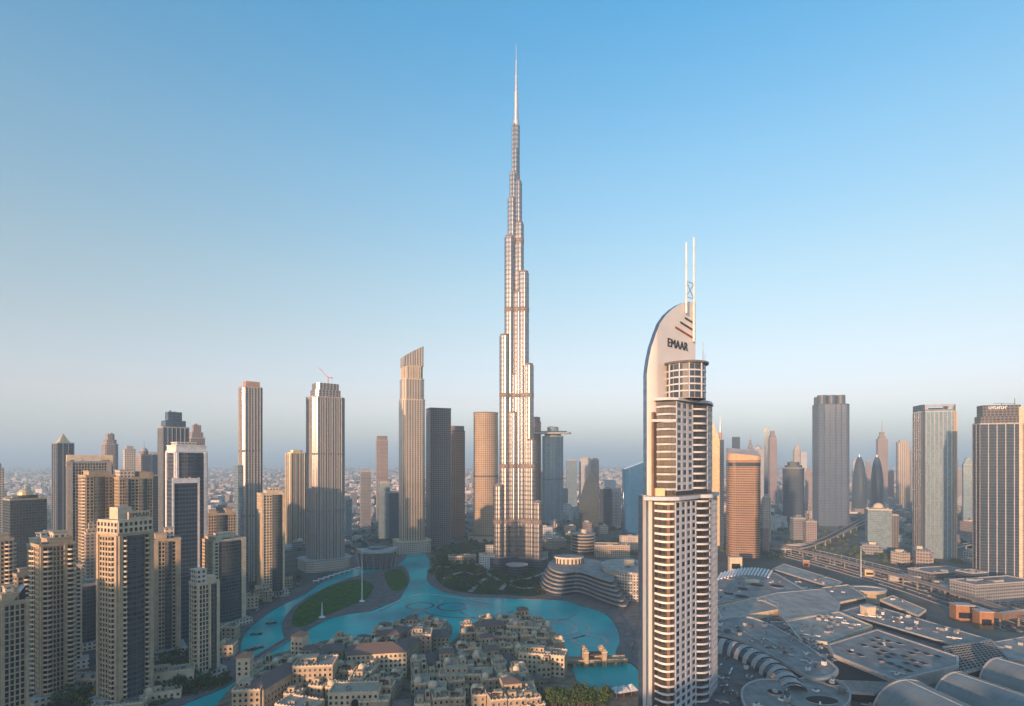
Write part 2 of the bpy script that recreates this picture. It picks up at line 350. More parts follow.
def relief(frame, panes, a, b, z0, z1, nc, nr, m, pier=0.36, span=0.38, dep=0.5, glass=None, endp=None):
    """piers and spandrels standing proud of the wall a-b (outward to the right of a->b), a pane in every cell"""
    ax, ay = a; bx, by = b; L = math.hypot(bx - ax, by - ay); dx, dy = (bx - ax) / L, (by - ay) / L; nx, ny = dy, -dx
    cw, ch = L / nc, (z1 - z0) / nr; glass = glass or [M['glass']] * 4 + [M['curtainw']]
    P = lambda u, o: (ax + dx * u + nx * o, ay + dy * u + ny * o)
    for i in range(nc + 1):
        u = cw * i; hw = cw * pier / 2; u0, u1 = max(0, u - hw), min(L, u + hw)
        frame.prism([P(u0, -0.05), P(u0, dep + 0.06), P(u1, dep + 0.06), P(u1, -0.05)], z0, z1, m)
    for j in range(nr + 1):
        z = z0 + ch * j; hh = ch * span / 2; za, zb = max(z0 + 0.003, z - hh), min(z1 - 0.004, z + hh)
        frame.prism([P(0.01, -0.04), P(0.01, dep), P(L - 0.01, dep), P(L - 0.01, -0.04)], za, zb, m, bottom=True)
    for i in range(nc):
        u0, u1 = cw * i + cw * pier / 2 - 0.02, cw * (i + 1) - cw * pier / 2 + 0.02
        for j in range(nr):
            za, zb = z0 + ch * j + ch * span / 2 - 0.02, z0 + ch * (j + 1) - ch * span / 2 + 0.02; g = random.choice(glass)
            p0, p1 = P(u0, 0.06), P(u1, 0.06); panes.append(([(*p0, za), (*p1, za), (*p1, zb), (*p0, zb)], g))
def balcony_row(t, line, z0, step, n, mat, rail=1.15, slab=0.3, name='balcony', skip=None):
    """one balcony per floor: a slab with a solid rail along its outer edge; line runs from wall to wall round the outer edge"""
    mb = MB(); poly = list(line); mb.prism(poly, -slab, 0, mat, bottom=True)
    inner = []
    cx, cy = sum(p[0] for p in poly) / len(poly), sum(p[1] for p in poly) / len(poly)
    for p in poly: l = math.hypot(p[0] - cx, p[1] - cy) or 1; inner.append((p[0] - (p[0] - cx) / l * 0.35, p[1] - (p[1] - cy) / l * 0.35))
    k = len(poly)
    for i in range(k - 1):
        mb.prism([poly[i], poly[i + 1], inner[i + 1], inner[i]], 0.002, rail, mat)
    proto = None
    for j in range(n):
        if proto is None: proto = mb.build(name, t, (0, 0, z0)); continue
        c = proto.copy(); COL.objects.link(c); c.location = (0, 0, z0 + step * j)
def arc(a, b, bulge, n=8):
    """points from a to b swelling out to the right of a->b"""
    ax, ay = a; bx, by = b; L = math.hypot(bx - ax, by - ay); dx, dy = (bx - ax) / L, (by - ay) / L; nx, ny = dy, -dx
    return [(ax + dx * L * i / n + nx * bulge * math.sin(math.pi * i / n), ay + dy * L * i / n + ny * bulge * math.sin(math.pi * i / n)) for i in range(n + 1)]

def fit(px0, px1, Y, rot=0.0, k=0.8):
    """size and spot of a k-deep box turned by rot (degrees, from facing the camera) that spans px0..px1"""
    cx = onY((px0 + px1) / 2, Y); cy = Y; w = (px1 - px0) * Y / F
    for _ in range(12):
        th = -math.atan2(cx, cy) + R(rot); c, q = math.cos(th), math.sin(th)
        xs = [512 + F * (cx + x * w * c - y * w * k * q) / (cy + x * w * q + y * w * k * c) for x, y in ((-.5, -.5), (.5, -.5), (.5, .5), (-.5, .5))]
        w *= (px1 - px0) / (max(xs) - min(xs)); cx += ((px0 + px1) / 2 - (max(xs) + min(xs)) / 2) * Y / F * 0.9
    return cx, cy, th, w, w * k
# ================================================================ THE SETTING
def sheet(name, poly, z, m, kind='structure', thick=None, side=None):
    mb = MB()
    if thick: mb.prism(poly, z - thick, z, side or m, m)
    else:
        if area(poly) < 0: poly = poly[::-1]
        mb.face([(p[0], p[1], z) for p in poly], m)
    o = mb.build(name); o['kind'] = kind; return o
FAR = 42000
sheet('ground', [(-30000, -2600), (30000, -2600), (30000, 15500), (9000, 15000), (2000, 13500), (-9000, 11500), (-30000, 11000)], 0, M['ground'])
sheet('sea', [(-41000, -2700), (41000, -2700), (41000, FAR), (-41000, FAR)], -1.5, M['sea'])
def P(*pts, z=0.0): return [at(px, py, z) for px, py in pts]
lake = smoothp(P((150, 722), (186, 704), (236, 681), (240, 655), (243, 638), (256, 623), (279, 607), (304, 595), (323, 582), (345, 573), (362, 568), (392, 566), (404, 560), (410, 553), (426, 555), (430, 566), (427, 580), (443, 592), (471, 597),
    (500, 598), (531, 600), (563, 601), (580, 606), (603, 613), (615, 625), (620, 640), (616, 656), (636, 668), (641, 690), (610, 706), (560, 706), (520, 712), (420, 706), (300, 722), (200, 730)), k=4)
sheet('lake', lake, 0.25, M['water'])
bank = MB(); i0 = 4; bl = lake[4:122]
strip(bank, lake[2:128], -13.0, -0.3, 0.02, 0.75, M['pave'])
# the sign of the offset follows the drawing direction, so check that the band lies outside the water
mid = lake[60]; L_, R_ = strip_poly(lake[58:63], 6, -6)
if not inside(R_[2], lake): pass
else:
    bank = MB(); strip(bank, lake[2:128], 0.3, 13.0, 0.02, 0.75, M['pave'])
o = bank.build('promenade'); struct(o)
# the park island with its promenade and lawns
park = smoothp(P((304, 600), (324, 589), (345, 580), (366, 574), (384, 570), (402, 566), (410, 578), (404, 592), (398, 600), (384, 606), (368, 612), (350, 614), (330, 619), (312, 628), (300, 636), (290, 641), (283, 634), (283, 622), (291, 610)), k=4)
sheet('park_island', park, 0.9, M['pave'], thick=0.8)
def grass(name, poly, z): return sheet(name, poly, z, M['grass'], 'structure')
grass('lawn', smoothp(P((292, 621), (297, 609), (308, 600), (325, 589), (345, 582), (362, 580), (373, 586), (372, 592), (366, 600), (352, 606), (340, 611), (322, 618), (305, 627), (294, 627)), k=4), 0.96)
grass('lawn', smoothp(P((385, 573), (401, 570), (408, 581), (405, 588), (396, 592), (388, 586)), k=4), 0.96)
path = smoothp(P((243, 668), (262, 656), (280, 645), (292, 637), (300, 632)), closed=False, k=5)
mb = MB(); strip(mb, path, -2.6, 2.6, 0.02, 1.1, M['pave']); strip(mb, path, -2.9, -2.5, 0.02, 2.1, M['grey']); strip(mb, path, 2.5, 2.9, 0.02, 2.1, M['grey'])
tag(mb.build('causeway'), 'narrow curved walkway crossing the turquoise lake to the lawn island', 'walkway')
# old town islands
old1 = smoothp(P((236, 684), (252, 668), (275, 655), (300, 649), (330, 640), (366, 638), (396, 628), (417, 621), (440, 619), (452, 628), (447, 641), (430, 650), (417, 655), (410, 666), (400, 690), (380, 730), (210, 735), (222, 700)), k=3)
M['oldpave'] = plain('sandy_paving', (0.24, 0.19, 0.14), 0.85, scale=0.15, var=0.5)
sheet('old_town_paving', old1, 1.0, M['oldpave'], thick=0.9)
old2 = smoothp(P((425, 664), (437, 656), (455, 640), (462, 631), (480, 621), (500, 617), (530, 619), (547, 627), (558, 640), (566, 655), (573, 672), (582, 690), (600, 694), (636, 692), (640, 720), (600, 735), (360, 735), (395, 690), (410, 668)), k=3)
sheet('old_town_paving', old2, 1.004, M['oldpave'], thick=0.9)
# parkland and plazas behind the lake
sheet('park_ground', smoothp(P((432, 552), (470, 540), (505, 540), (548, 545), (552, 575), (545, 594), (500, 596), (462, 592), (440, 586), (430, 570)), k=3), 0.04, plain('park_soil', (0.04, 0.06, 0.025), 0.95, scale=0.05, var=0.4))
sheet('plaza', smoothp(P((545, 596), (560, 585), (600, 585), (640, 600), (650, 640), (640, 662), (622, 652), (624, 628), (608, 612), (580, 602)), k=3), 0.05, M['pave'])
sheet('plaza', smoothp(P((340, 572), (352, 556), (380, 548), (420, 550), (405, 560), (392, 566), (362, 568)), k=3), 0.054, M['pave'])
# district paving of the residential quarter on the left, mall apron on the right
sheet('district_ground', P((-30, 740), (150, 724), (228, 686), (234, 655), (240, 630), (262, 605), (300, 585), (345, 560), (300, 548), (150, 560), (-30, 575)), 0.02, plain('district_paving', (0.10, 0.09, 0.085), 0.9, scale=0.03, var=0.5))

# curving paths through the parkland
pm_ = MB()
for pts in (((440, 580), (462, 572), (480, 574), (500, 560)), ((452, 553), (470, 560), (490, 575), (520, 588), (548, 584)), ((436, 566), (452, 566), (470, 552), (500, 548)), ((500, 590), (512, 580), (530, 578), (550, 570)), ((470, 592), (478, 584), (486, 578))):
    strip(pm_, smoothp(P(*pts), closed=False, k=5), -3.2, 3.2, 0, 0.09, M['rooflight'])
struct(pm_.build('path'))
# roads ------------------------------------------------------------------
def road(line, width, z=0.10, lanes=4, name='road', zs=None, thick=0.0, edge=True, mat='asph'):
    mb = MB(); strip(mb, line, -width / 2, width / 2, z - thick if thick else z, z, M[mat], M['viad'], zs)
    for k in range(1, lanes):
        off = -width / 2 + width * k / lanes; acc = 0
        for i in range(len(line) - 1):
            if k == lanes // 2 or i % 2 == 0: strip(mb, line[i:i + 2], off - 0.16, off + 0.16, 0, z + 0.006, M['paint'], zs=zs[i:i + 2] if zs else None) if False else strip(mb, line[i:i + 2], off - 0.16, off + 0.16, z + 0.004, z + 0.006, M['paint'], zs=zs[i:i + 2] if zs else None)
    if edge:
        for sgn in (-1, 1): strip(mb, line, sgn * width / 2 - 0.15, sgn * width / 2 + 0.15, z, z + (0.9 if thick else 0.14), M['viad'], zs=zs)
    return struct(mb.build(name))
def res(line, step):
    out = [line[0]]
    for a, b in zip(line, line[1:]):
        L = math.hypot(b[0] - a[0], b[1] - a[1]); n = max(1, int(L / step))
        out += [(a[0] + (b[0] - a[0]) * k / n, a[1] + (b[1] - a[1]) * k / n) for k in range(1, n + 1)]
    return out
hw = smoothp(P((640, 523), (700, 533), (768, 547), (820, 559), (880, 575), (940, 592), (1000, 612), (1060, 634)), closed=False, k=8)
road(hw, 34, 0.12, 10)
hw2, _ = strip_poly(hw, 38, 0); road(hw2, 22, 0.12, 6)
_, hw3 = strip_poly(hw, 0, -34); road(hw3, 18, 0.12, 5)
w_line = smoothp(P((18, 712), (110, 708), (165, 697), (205, 683), (226, 668), (230, 640), (244, 620), (268, 602), (300, 583), (330, 568), (350, 553), (380, 542), (430, 535)), closed=False, k=6)
road(w_line, 12, 0.11, 3)
road(smoothp(P((20, 600), (90, 580), (160, 575), (230, 560), (300, 545), (350, 540)), closed=False, k=6), 16, 0.115, 4)
road(smoothp(P((430, 535), (470, 528), (540, 520), (600, 518), (660, 525)), closed=False, k=6), 20, 0.125, 5)
szr = smoothp(P((560, 502), (660, 504), (760, 506), (860, 507), (1100, 509)), closed=False, k=6); road(szr, 60, 0.14, 12)
for k, (a, zmax) in enumerate((((( 742, 543), (775, 553), (805, 553), (835, 541), (862, 528), (900, 514), (940, 507)), 11), (((775, 548), (815, 549), (842, 538), (866, 524), (885, 515), (905, 508)), 15), (((900, 566), (930, 558), (975, 548), (1040, 540)), 8))):
    ln = smoothp(P(*a), closed=False, k=6); n = len(ln); zs = [zmax * math.sin(math.pi * min(1, max(0, i / (n - 1)))) ** 0.7 if 0 < i < n - 1 else 0 for i in range(n)]
    mb = MB(); strip(mb, ln, -6, 6, 0.3, 1.5, M['asph'], M['lgrey'], zs)
    for sgn in (-6, 6): strip(mb, ln, sgn - 0.3, sgn + 0.3, 1.5, 2.7, M['lgrey'], zs=zs)
    t = empty('flyover', ['pale curving flyover sweeping from the highway towards the crowned blue tower', 'higher inner flyover ramp curving beside the long pale one', 'low flyover passing in front of the short grey block right of the interchange'][k], 'flyover', *ln[n // 2])
    o = mb.build('deck', t, (-ln[n // 2][0], -ln[n // 2][1], 0))
    for i in range(2, n - 2, 3):
        pm = MB(); pm.cone(0, 0, 0, zs[i] + 0.35, 1.1, 1.1, M['lgrey'], 8); pm.build('pillar', t, (ln[i][0] - ln[n // 2][0], ln[i][1] - ln[n // 2][1], 0))
bar_ = MB()
for off in (-46, -31, -17.6, 0, 17.6, 29, 44, 58):
    l_, _ = strip_poly(hw, off, 0); strip(bar_, l_, -.45, .45, .1, 1.1, M['lgrey'])
struct(bar_.build('road_barrier_kerb'))
# metro viaduct along the highway, on pillars
_, ml = strip_poly(hw, 0, -20)
ml = res(ml, 28); t = empty('metro_viaduct', 'long metro viaduct on pillars beside the wide highway', 'viaduct', *ml[len(ml) // 2])
ox, oy = ml[len(ml) // 2]; mb = MB(); strip(mb, [(a - ox, b - oy) for a, b in ml], -4.6, 4.6, 10.5, 11.6, M['viad']); strip(mb, [(a - ox, b - oy) for a, b in ml], -4.9, -4.5, 11.6, 12.9, M['viad']); strip(mb, [(a - ox, b - oy) for a, b in ml], 4.5, 4.9, 11.6, 12.9, M['viad'])
mb.build('deck', t)
for i in range(1, len(ml), 2):
    pm = MB(); pm.cone(0, 0, 0, 10.6, 1.1, 0.9, M['viad'], 8); pm.build('pillar', t, (ml[i][0] - ox, ml[i][1] - oy, 0))

# haze: one closed box of even, thin air round the whole scene
mh = bpy.data.materials.new('haze_air'); mh.use_nodes = True; hn = mh.node_tree; hn.nodes.clear()
ho = hn.nodes.new('ShaderNodeOutputMaterial'); hv = hn.nodes.new('ShaderNodeVolumePrincipled'); hn.links.new(hv.outputs[0], ho.inputs['Volume'])
HAZE = 1.3e-4
hv.inputs['Density'].default_value = HAZE; hv.inputs['Color'].default_value = (0.62, 0.85, 1.0, 1); hv.inputs['Anisotropy'].default_value = 0.0
me = bpy.data.meshes.new('haze'); x0, x1, y0, y1, z0, z1 = -42000, 42000, -2900, 42500, -3.0, 850.0
me.from_pydata([(x, y, z) for z in (z0, z1) for x, y in ((x0, y0), (x1, y0), (x1, y1), (x0, y1))], [], [(3, 2, 1, 0), (4, 5, 6, 7), (0, 1, 5, 4), (1, 2, 6, 5), (2, 3, 7, 6), (3, 0, 4, 7)])
me.materials.append(mh); hz = bpy.data.objects.new('haze', me); COL.objects.link(hz); hz['kind'] = 'stuff'

# ================================================================ THE TALLEST TOWER
BX, BY = onY(516, 890), 890.0
t = empty('skyscraper', 'tallest silver stepped tower with a needle spire beside the lake', 'skyscraper', BX, BY); FOOT.append((BX, BY, 55))
def fin_circle(cx, cy, r, z0, z1, m, n=20, fin=0.35):
    mb = MB(); pts = []
    for k in range(n * 2): a = math.pi * k / n; rr = r + (fin if k % 2 else 0); pts.append((rr * math.cos(a), rr * math.sin(a)))
    return mb, pts
def bay(cx, cy, r, top, base=0.0):
    mb, pts = fin_circle(0, 0, r, 0, top, None); mb.prism(pts, base, top, M['silver'], M['metal'])
    o = mb.build('wing_bay', t, (cx, cy, 0))
    cap = MB(); cap.prism(ell(2 * r - 1.6, 2 * r - 1.6, 20), 0, 3.2, M['sil_band'], M['metal']); cap.dome(0, 0, 3.2, r * 0.55, M['metal'], 12, 3, 0.35); cap.build('bay_cap', o, (0, 0, top))
    for zb in (68, 154, 265, 400, 510, 612):
        if zb < top - 8:
            b = MB(); b.prism(ell(2 * r + 1.15, 2 * r + 1.15, 28), 0, 6.5, M['sil_band'], M['metal'], bottom=True); b.build('mechanical_band', o, (0, 0, zb))
c30, s30 = math.cos(R(30)), math.sin(R(30))
for d, r, top in ((31.5, 8, 126), (20.5, 8, 361), (11.5, 8, 517), (7.5, 6.5, 579), (5, 5.6, 620), (2.2, 4.6, 697)): bay(-d * c30, -d * s30, r, top)
for d, r, top in ((38.5, 7.6, 100), (27, 8, 197), (22.5, 8, 315), (14, 8, 461), (6.5, 6.5, 540), (4.2, 5.6, 606), (1.0, 4.8, 697)): bay(d * c30, -d * s30, r, top)
for d, r, top in ((40, 8, 160), (30, 8, 260), (20, 8, 400), (11, 8, 505), (6, 6, 600)): bay(0, d, r, top)
for a, d, top in ((-100, 7, 300), (-65, 7.5, 430), (-115, 11, 240)): bay(d * math.cos(R(a)), d * math.sin(R(a)), 7.2, top)
mb = MB(); mb.cone(0, 0, 0, 660, 9.5, 6.0, M['silver'], 24); mb.build('core', t)
mb = MB()
for z0_, z1_, r0_, r1_ in ((660, 706, 5.4, 5.0), (706, 752, 3.9, 3.4), (752, 778, 2.3, 1.9), (778, 802, 1.3, 1.1), (800, 827, 0.6, 0.35)): mb.cone(0.4, 0, z0_, z1_, r0_, r1_, M['metal'], 12)
mb.build('spire', t)
for a, L, zt in ((210, 52, 16), (330, 58, 14), (90, 56, 16)):
    c, s = math.cos(R(a)), math.sin(R(a)); mb = MB(); pod = [(x * c - y * s, x * s + y * c) for x, y in rrect(L, 30, 12)]
    mb.prism([(p[0] + c * L * 0.42, p[1] + s * L * 0.42) for p in pod], 0, zt, M['f_navy'], M['roofgrey']); mb.build('podium', t)
PAD_DONE = 1
def pavilion(px, py, w, h, label):
    x, y = at(px, py); t = empty('entrance_pavilion', label, 'pavilion', x, y); mb = MB(); mb.prism(ell(w, w, 24), 0, h, M['f_navy']); mb.build('glass_wall', t)
    m2 = MB(); m2.prism(ell(w + 2.5, w + 2.5, 24), h, h + 1.2, M['metal'], bottom=True); m2.build('roof', t); FOOT.append((x, y, w / 2))
pavilion(517, 573, 30, 12, 'round glass entrance pavilion in front of the tallest silver tower')

# ================================================================ THE CURVED WHITE HOTEL TOWER WITH TWIN MASTS
EX, EY = 104.0, 352.0
t = empty('hotel_tower', 'curved white hotel tower with sail shaped crown and twin masts', 'tower', EX, EY); FOOT.append((EX, EY + 6, 45))
E = lambda x, y: (x - EX, y - EY)
u = (0.742, 0.670); nb = (-0.670, 0.742)
def plane_pt(s, off=0.0, O=(80.8, 336.0)): return E(O[0] + u[0] * s + nb[0] * off, O[1] + u[1] * s + nb[1] * off)
wpaint = plain('white_tower_paint', (0.78, 0.74, 0.70), 0.5, scale=0.05, var=0.08)
M['epaint'] = wpaint; M['ewall'] = plain('hotel_white_wall_shaded', (0.52, 0.56, 0.62), 0.6, var=0.1)  # ewall: white wall with its cool shade put into the colour
def slab_profile(mb, prof, thick, m, side, O=(80.8, 336.0)):
    n = len(prof); f = [(*plane_pt(s, 0, O), z) for s, z in prof]; b = [(*plane_pt(s, thick, O), z) for s, z in prof]
    mb.face(f, m); mb.face(b[::-1], side)
    for i in range(n): j = (i + 1) % n; mb.face([f[j], f[i], b[i], b[j]], side)
top_pts = [(0, 204), (0.8, 216), (2.4, 227), (4.8, 236), (9, 244.5), (14.2, 251.5), (20.5, 257.5), (27.7, 262.5), (35, 266.5), (42, 269.5), (50, 271.5), (56, 272)]
def ztop(s):
    s = s - 4.2 * (1 - s / 14) if s < 14 else s
    for (a0, z0_), (a1, z1_) in zip(top_pts, top_pts[1:]):
        if s <= a1: return z0_ + (z1_ - z0_) * max(0, s - a0) / (a1 - a0)
    return 272
offs = lambda s: ((13 - s) / 13) ** 2 * 6 if s < 13 else 0
ss = [4.2 + .55 * i for i in range(17)] + [14, 17, 20.5, 24, 27.7, 31, 35, 42, 50, 56]; mb = MB()
for s0_, s1_ in zip(ss, ss[1:]):
    f0, f1 = plane_pt(s0_, offs(s0_)), plane_pt(s1_, offs(s1_)); g0, g1 = plane_pt(s0_, offs(s0_) + 2.6), plane_pt(s1_, offs(s1_) + 2.6); za, zb = ztop(s0_), ztop(s1_)
    mb.face([(*f0, 0), (*f1, 0), (*f1, zb), (*f0, za)], M['epaint']); mb.face([(*g1, 0), (*g0, 0), (*g0, za), (*g1, zb)], M['bglass']); mb.face([(*f0, za), (*f1, zb), (*g1, zb), (*g0, za)], M['bglass'])
f0, g0 = plane_pt(4.2, offs(4.2)), plane_pt(4.2, offs(4.2) + 2.6); mb.face([(*g0, 0), (*f0, 0), (*f0, ztop(4.2)), (*g0, ztop(4.2))], M['bglass'])
f0, g0 = plane_pt(56, 0), plane_pt(56, 2.6); mb.face([(*f0, 0), (*g0, 0), (*g0, 272), (*f0, 272)], M['epaint']); mb.build('sail_crown', t)
mb = MB(); O2 = (78.1, 334.4); slab_profile(mb, [(0, 0), (0, 146), (3.6, 146), (3.6, 0)], 3.2, M['epaint'], M['bglass'], O2); mb.build('lower_fin', t)
# body
A, B = E(97.5, 335), E(116.9, 355.8); Fp = E(86.4, 339.5); C = E(128.0, 363.5); D = E(139.0, 380.0); G = E(121, 396); Hh = E(92, 372); K = E(82.5, 350)
low = [Fp, A, B, C, D, G, Hh, K]
def inset(poly, k):
    cx, cy = sum(p[0] for p in poly) / len(poly), sum(p[1] for p in poly) / len(poly); return [(cx + (p[0] - cx) * k, cy + (p[1] - cy) * k) for p in poly]
mb = MB(); mb.prism(low, 0, 143, M['f_umber'], M['roofgrey']); mb.build('lower_body', t)
st = 4.55; fr = MB(); panes = []
relief(fr, panes, A, B, 1.0, 1.0 + st * 31, 4, 31, M['ewall'], 0.36, 0.36, 0.3)
fr.prism([A, E(97.0, 334.5), E(98.1, 335.6)], 0, 143, M['ewall'])
relief(fr, panes, C, D, 1.0, 1.0 + st * 31, 6, 31, M['ewall'], 0.3, 0.36, 0.3)
fr.build('window_wall', t)
l1 = arc(E(87.2, 338.6), (A[0] - 0.3, A[1] - 0.2), 3.0); l2 = arc((B[0] + 0.2, B[1] + 0.2), C, 3.4)
balcony_row(t, [Fp] + l1 + [A], 4, st, 31, M['epaint'], 0.95, 0.3)
balcony_row(t, l2, 4, st, 31, M['ewall'], 0.9, 0.3)
mb = MB(); mb.prism([(p[0], p[1] ) for p in (E(92.6, 334.6), E(94.4, 334.2), E(94.8, 337.2), E(92.8, 337.4))], 0, 140, M['brown']); mb.build('column', t)
# terrace and upper body
mb = MB(); mb.prism([E(78.5, 333.5)] + [(p[0], p[1]) for p in arc(E(84, 332), E(99, 331.6), 1.5)] + arc(E(99.5, 332), E(119, 353), 0.4, 3) + arc(E(119, 353), E(130, 362), 3.6) + [E(141, 381), E(121, 397), E(92, 373)], 143, 145.2, M['ewall'], M['lgrey'], bottom=True); mb.build('terrace', t)
A2, B2, C2, D2 = E(99.2, 338.6), E(114.6, 355.2), E(126.2, 362.5), E(134.5, 377); F2 = E(88.2, 341.8)
upp = [F2, A2, B2, C2, D2, E(119, 390), E(94, 370)]
mb = MB(); mb.prism(upp, 145.2, 203, M['f_umber'], M['roofgrey']); mb.build('upper_body', t)
fr = MB(); relief(fr, panes, A2, B2, 148, 148 + st * 12, 3, 12, M['ewall'], 0.34, 0.36, 0.3); relief(fr, panes, C2, D2, 148, 148 + st * 12, 5, 12, M['ewall'], 0.3, 0.36, 0.3); fr.build('window_wall', t)
balcony_row(t, [F2] + arc(E(88.6, 341.2), A2, 2.6) + [A2], 149, st, 12, M['ewall'], 0.85, 0.3)
balcony_row(t, arc(B2, C2, 3.0), 149, st, 12, M['ewall'], 0.85, 0.3)
mb = MB(); fp = [E(84.3, 338.6), E(85.4, 337.9), E(87.3, 340.2), E(86.2, 341)]; mb.prism(fp, 145, 196, M['brown']); mb.build('frame_post', t)
mb = MB(); mb.prism([E(84.2, 337.8), E(99, 337), E(99.8, 338.5), E(87, 342)], 190, 191.6, M['ewall'], bottom=True); mb.build('frame_beam', t)
mb = MB(); mb.prism([E(85.4, 341.8), E(86.6, 337.6), E(92, 336.8), E(92.5, 341)], 145.3, 150, M['gold'], M['lgrey']); mb.build('terrace_room', t)  # gold colour stands in for low sunlight on this wall
mb = MB(); mb.prism(arc(E(86, 339), E(100, 336.2), 2.2) + arc(E(100.4, 336.6), E(117, 354), .5, 3) + arc(E(117, 354), E(129, 362), 3) + [E(136, 378), E(119, 391), E(94, 371)], 203, 204.6, M['ewall'], M['lgrey'], bottom=True); mb.build('roof_slab', t)
cy_ = E(108.5, 350.0)
mb = MB(); mb.prism(ell(23.5, 23.5, 28, *cy_), 204.6, 226, facade('crown_glass', (0.30, 0.29, 0.28), (0.02, 0.035, 0.05), 4.4, 4.2, 0.9, 0.85), M['roofgrey']); mb.build('crown_drum', t)
for zz in (208.6, 212.8, 217, 221.2): mb = MB(); mb.prism(ell(24.4, 24.4, 28, *cy_), zz, zz + 0.9, M['ewall'], bottom=True); mb.build('drum_ring', t)
mb = MB(); mb.prism(ell(27.5, 27.5, 32, *cy_), 226, 227.2, M['dgrey'], M['grey'], bottom=True); mb.build('crown_canopy', t)
for q in (204, 236, 262, 300): mb = MB(); a = R(q); mb.box(cy_[0] + 12.6 * math.cos(a), cy_[1] + 12.6 * math.sin(a), 204.6, 226, 0.6, 0.6, M['ewall']); mb.build('drum_column', t)
mb = MB(); mb.prism(ell(13, 13, 20, cy_[0] + 10, cy_[1] + 12), 204.6, 229, M['ewall'], M['lgrey']); mb.build('lift_core', t)
mb = MB(); mb.cone(cy_[0] + 15, cy_[1] + 12, 226, 243, 0.35, 0.15, M['metal'], 6); mb.cone(cy_[0] + 17, cy_[1] + 14, 222, 236, 0.35, 0.15, M['metal'], 6); mb.build('antenna', t)
for s_, zt, zb, w in ((42.0, 308, 262, 1.5), (51.2, 313.5, 245, 1.7)):
    q = plane_pt(s_, -1.6); mb = MB(); mb.cone(q[0], q[1], zb, zt, w * 0.5, w * 0.36, M['white'], 12); mb.build('mast', t)
q1, q2 = plane_pt(42.0, -1.6), plane_pt(51.2, -1.6); mb = MB()
for za, zb in ((273, 283), (283, 273), (273, 273), (283, 283)): mb.bar((*q1, za), (*q2, zb), 0.4, 0.4, M['metal'])
mb.build('mast_bracing', t)
# sign: three stripes and the word
ang = math.atan2(u[1], u[0])
def on_panel(s, z, off=-0.25):
    q = plane_pt(s, off); return Matrix.Translation((q[0], q[1], z)) @ Matrix.Rotation(ang, 4, 'Z') @ Matrix.Rotation(R(90), 4, 'X')
dark = plain('sign_letter', (0.03, 0.03, 0.035), 0.5)
o = text('EMAAR', 7.6, dark, t, on_panel(34.0, 240.6) @ Matrix.Diagonal((0.98, 1, 1, 1)), 'sign_lettering')
for sa, za, sb, zb, c in ((42.5, 259.5, 55, 257.5, dark), (37, 255.8, 55, 252.6, dark), (31, 251.6, 55, 247.4, plain('sign_red', (0.30, 0.05, 0.03), 0.5))):
    mb = MB(); qa, qb = plane_pt(sa, -0.35), plane_pt(sb, -0.35); mb.bar((*qa, za), (*qb, zb), 0.4, 1.1, c); mb.build('sign_stripe', t)
make_panes(t, panes)
# ================================================================ RESIDENTIAL TOWERS NEAR THE LAKE (relief facades)
def roof_kit(t, w, d, z, seed=0, mat='lgrey', n=5, ox=0, oy=0):
    rr = random.Random(seed); mb = MB()
    for _ in range(n):
        a, b = rr.uniform(1.2, w * 0.16 + 1), rr.uniform(1.2, d * 0.16 + 1)
        mb.box(ox + rr.uniform(-w * .36, w * .36), oy + rr.uniform(-d * .36, d * .36), z, z + rr.uniform(1, 2.6), a, b, M[rr.choice([mat, 'grey', 'dgrey'])])
    mb.build('roof_plant', t)
def parapet(t, poly, z, h, m, th=0.5, name='parapet'):
    mb = MB(); inn = [(p[0] * (1 - th * 2 / max(1, math.hypot(*p))), p[1] * (1 - th * 2 / max(1, math.hypot(*p)))) for p in poly]; n = len(poly)
    for i in range(n): j = (i + 1) % n; mb.prism([poly[i], poly[j], inn[j], inn[i]], z, z + h, m)
    return mb.build(name, t)
def face_segs(t, fr, panes, a, b, z0, z1, nf, segs, m, mb_mat=None, bal='cream', bul=1.6, cw=3.1, gcore='f_green'):
    L = math.hypot(b[0] - a[0], b[1] - a[1]); dx, dy = (b[0] - a[0]) / L, (b[1] - a[1]) / L; nx, ny = dy, -dx; tot = sum(f for f, _ in segs); u0 = 0; st = (z1 - z0) / nf
    for f, kd in segs:
        l = L * f / tot; p = (a[0] + dx * u0, a[1] + dy * u0); q = (a[0] + dx * (u0 + l), a[1] + dy * (u0 + l)); u0 += l
        if kd == 'w': relief(fr, panes, p, q, z0, z1, max(1, round(l / cw)), nf, m)
        elif kd == 'n': relief(fr, panes, p, q, z0, z1, max(1, round(l / 2.6)), nf, m, 0.3, 0.22, 0.35)
        elif kd == 'p': fr.prism([p, (p[0] + nx * 1.3, p[1] + ny * 1.3), (q[0] + nx * 1.3, q[1] + ny * 1.3), q], z0, z1 + 1.0, m)
        elif kd == 'b':
            relief(fr, panes, p, q, z0, z1, max(1, round(l / 3.4)), nf, m, 0.22, 0.2, 0.2, glass=[M['glass'], M['dglass']])
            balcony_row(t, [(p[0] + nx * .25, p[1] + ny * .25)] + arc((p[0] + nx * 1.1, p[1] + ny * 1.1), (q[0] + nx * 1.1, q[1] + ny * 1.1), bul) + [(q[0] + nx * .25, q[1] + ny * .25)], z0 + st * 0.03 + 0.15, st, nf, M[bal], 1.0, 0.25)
        elif kd == 'g':
            ps = arc(p, q, 2.4, 6); core = MB(); core.prism([p] + ps + [q], z0, z1, M[gcore], M['lgrey']); core.build('glass_bay', t)
            balcony_row(t, [p] + arc((p[0] + nx * .3, p[1] + ny * .3), (q[0] + nx * .3, q[1] + ny * .3), 2.5, 6) + [q], z0 + st, st, nf - 1, M['dgrey'], 0.35, 0.12, 'floor_edge')
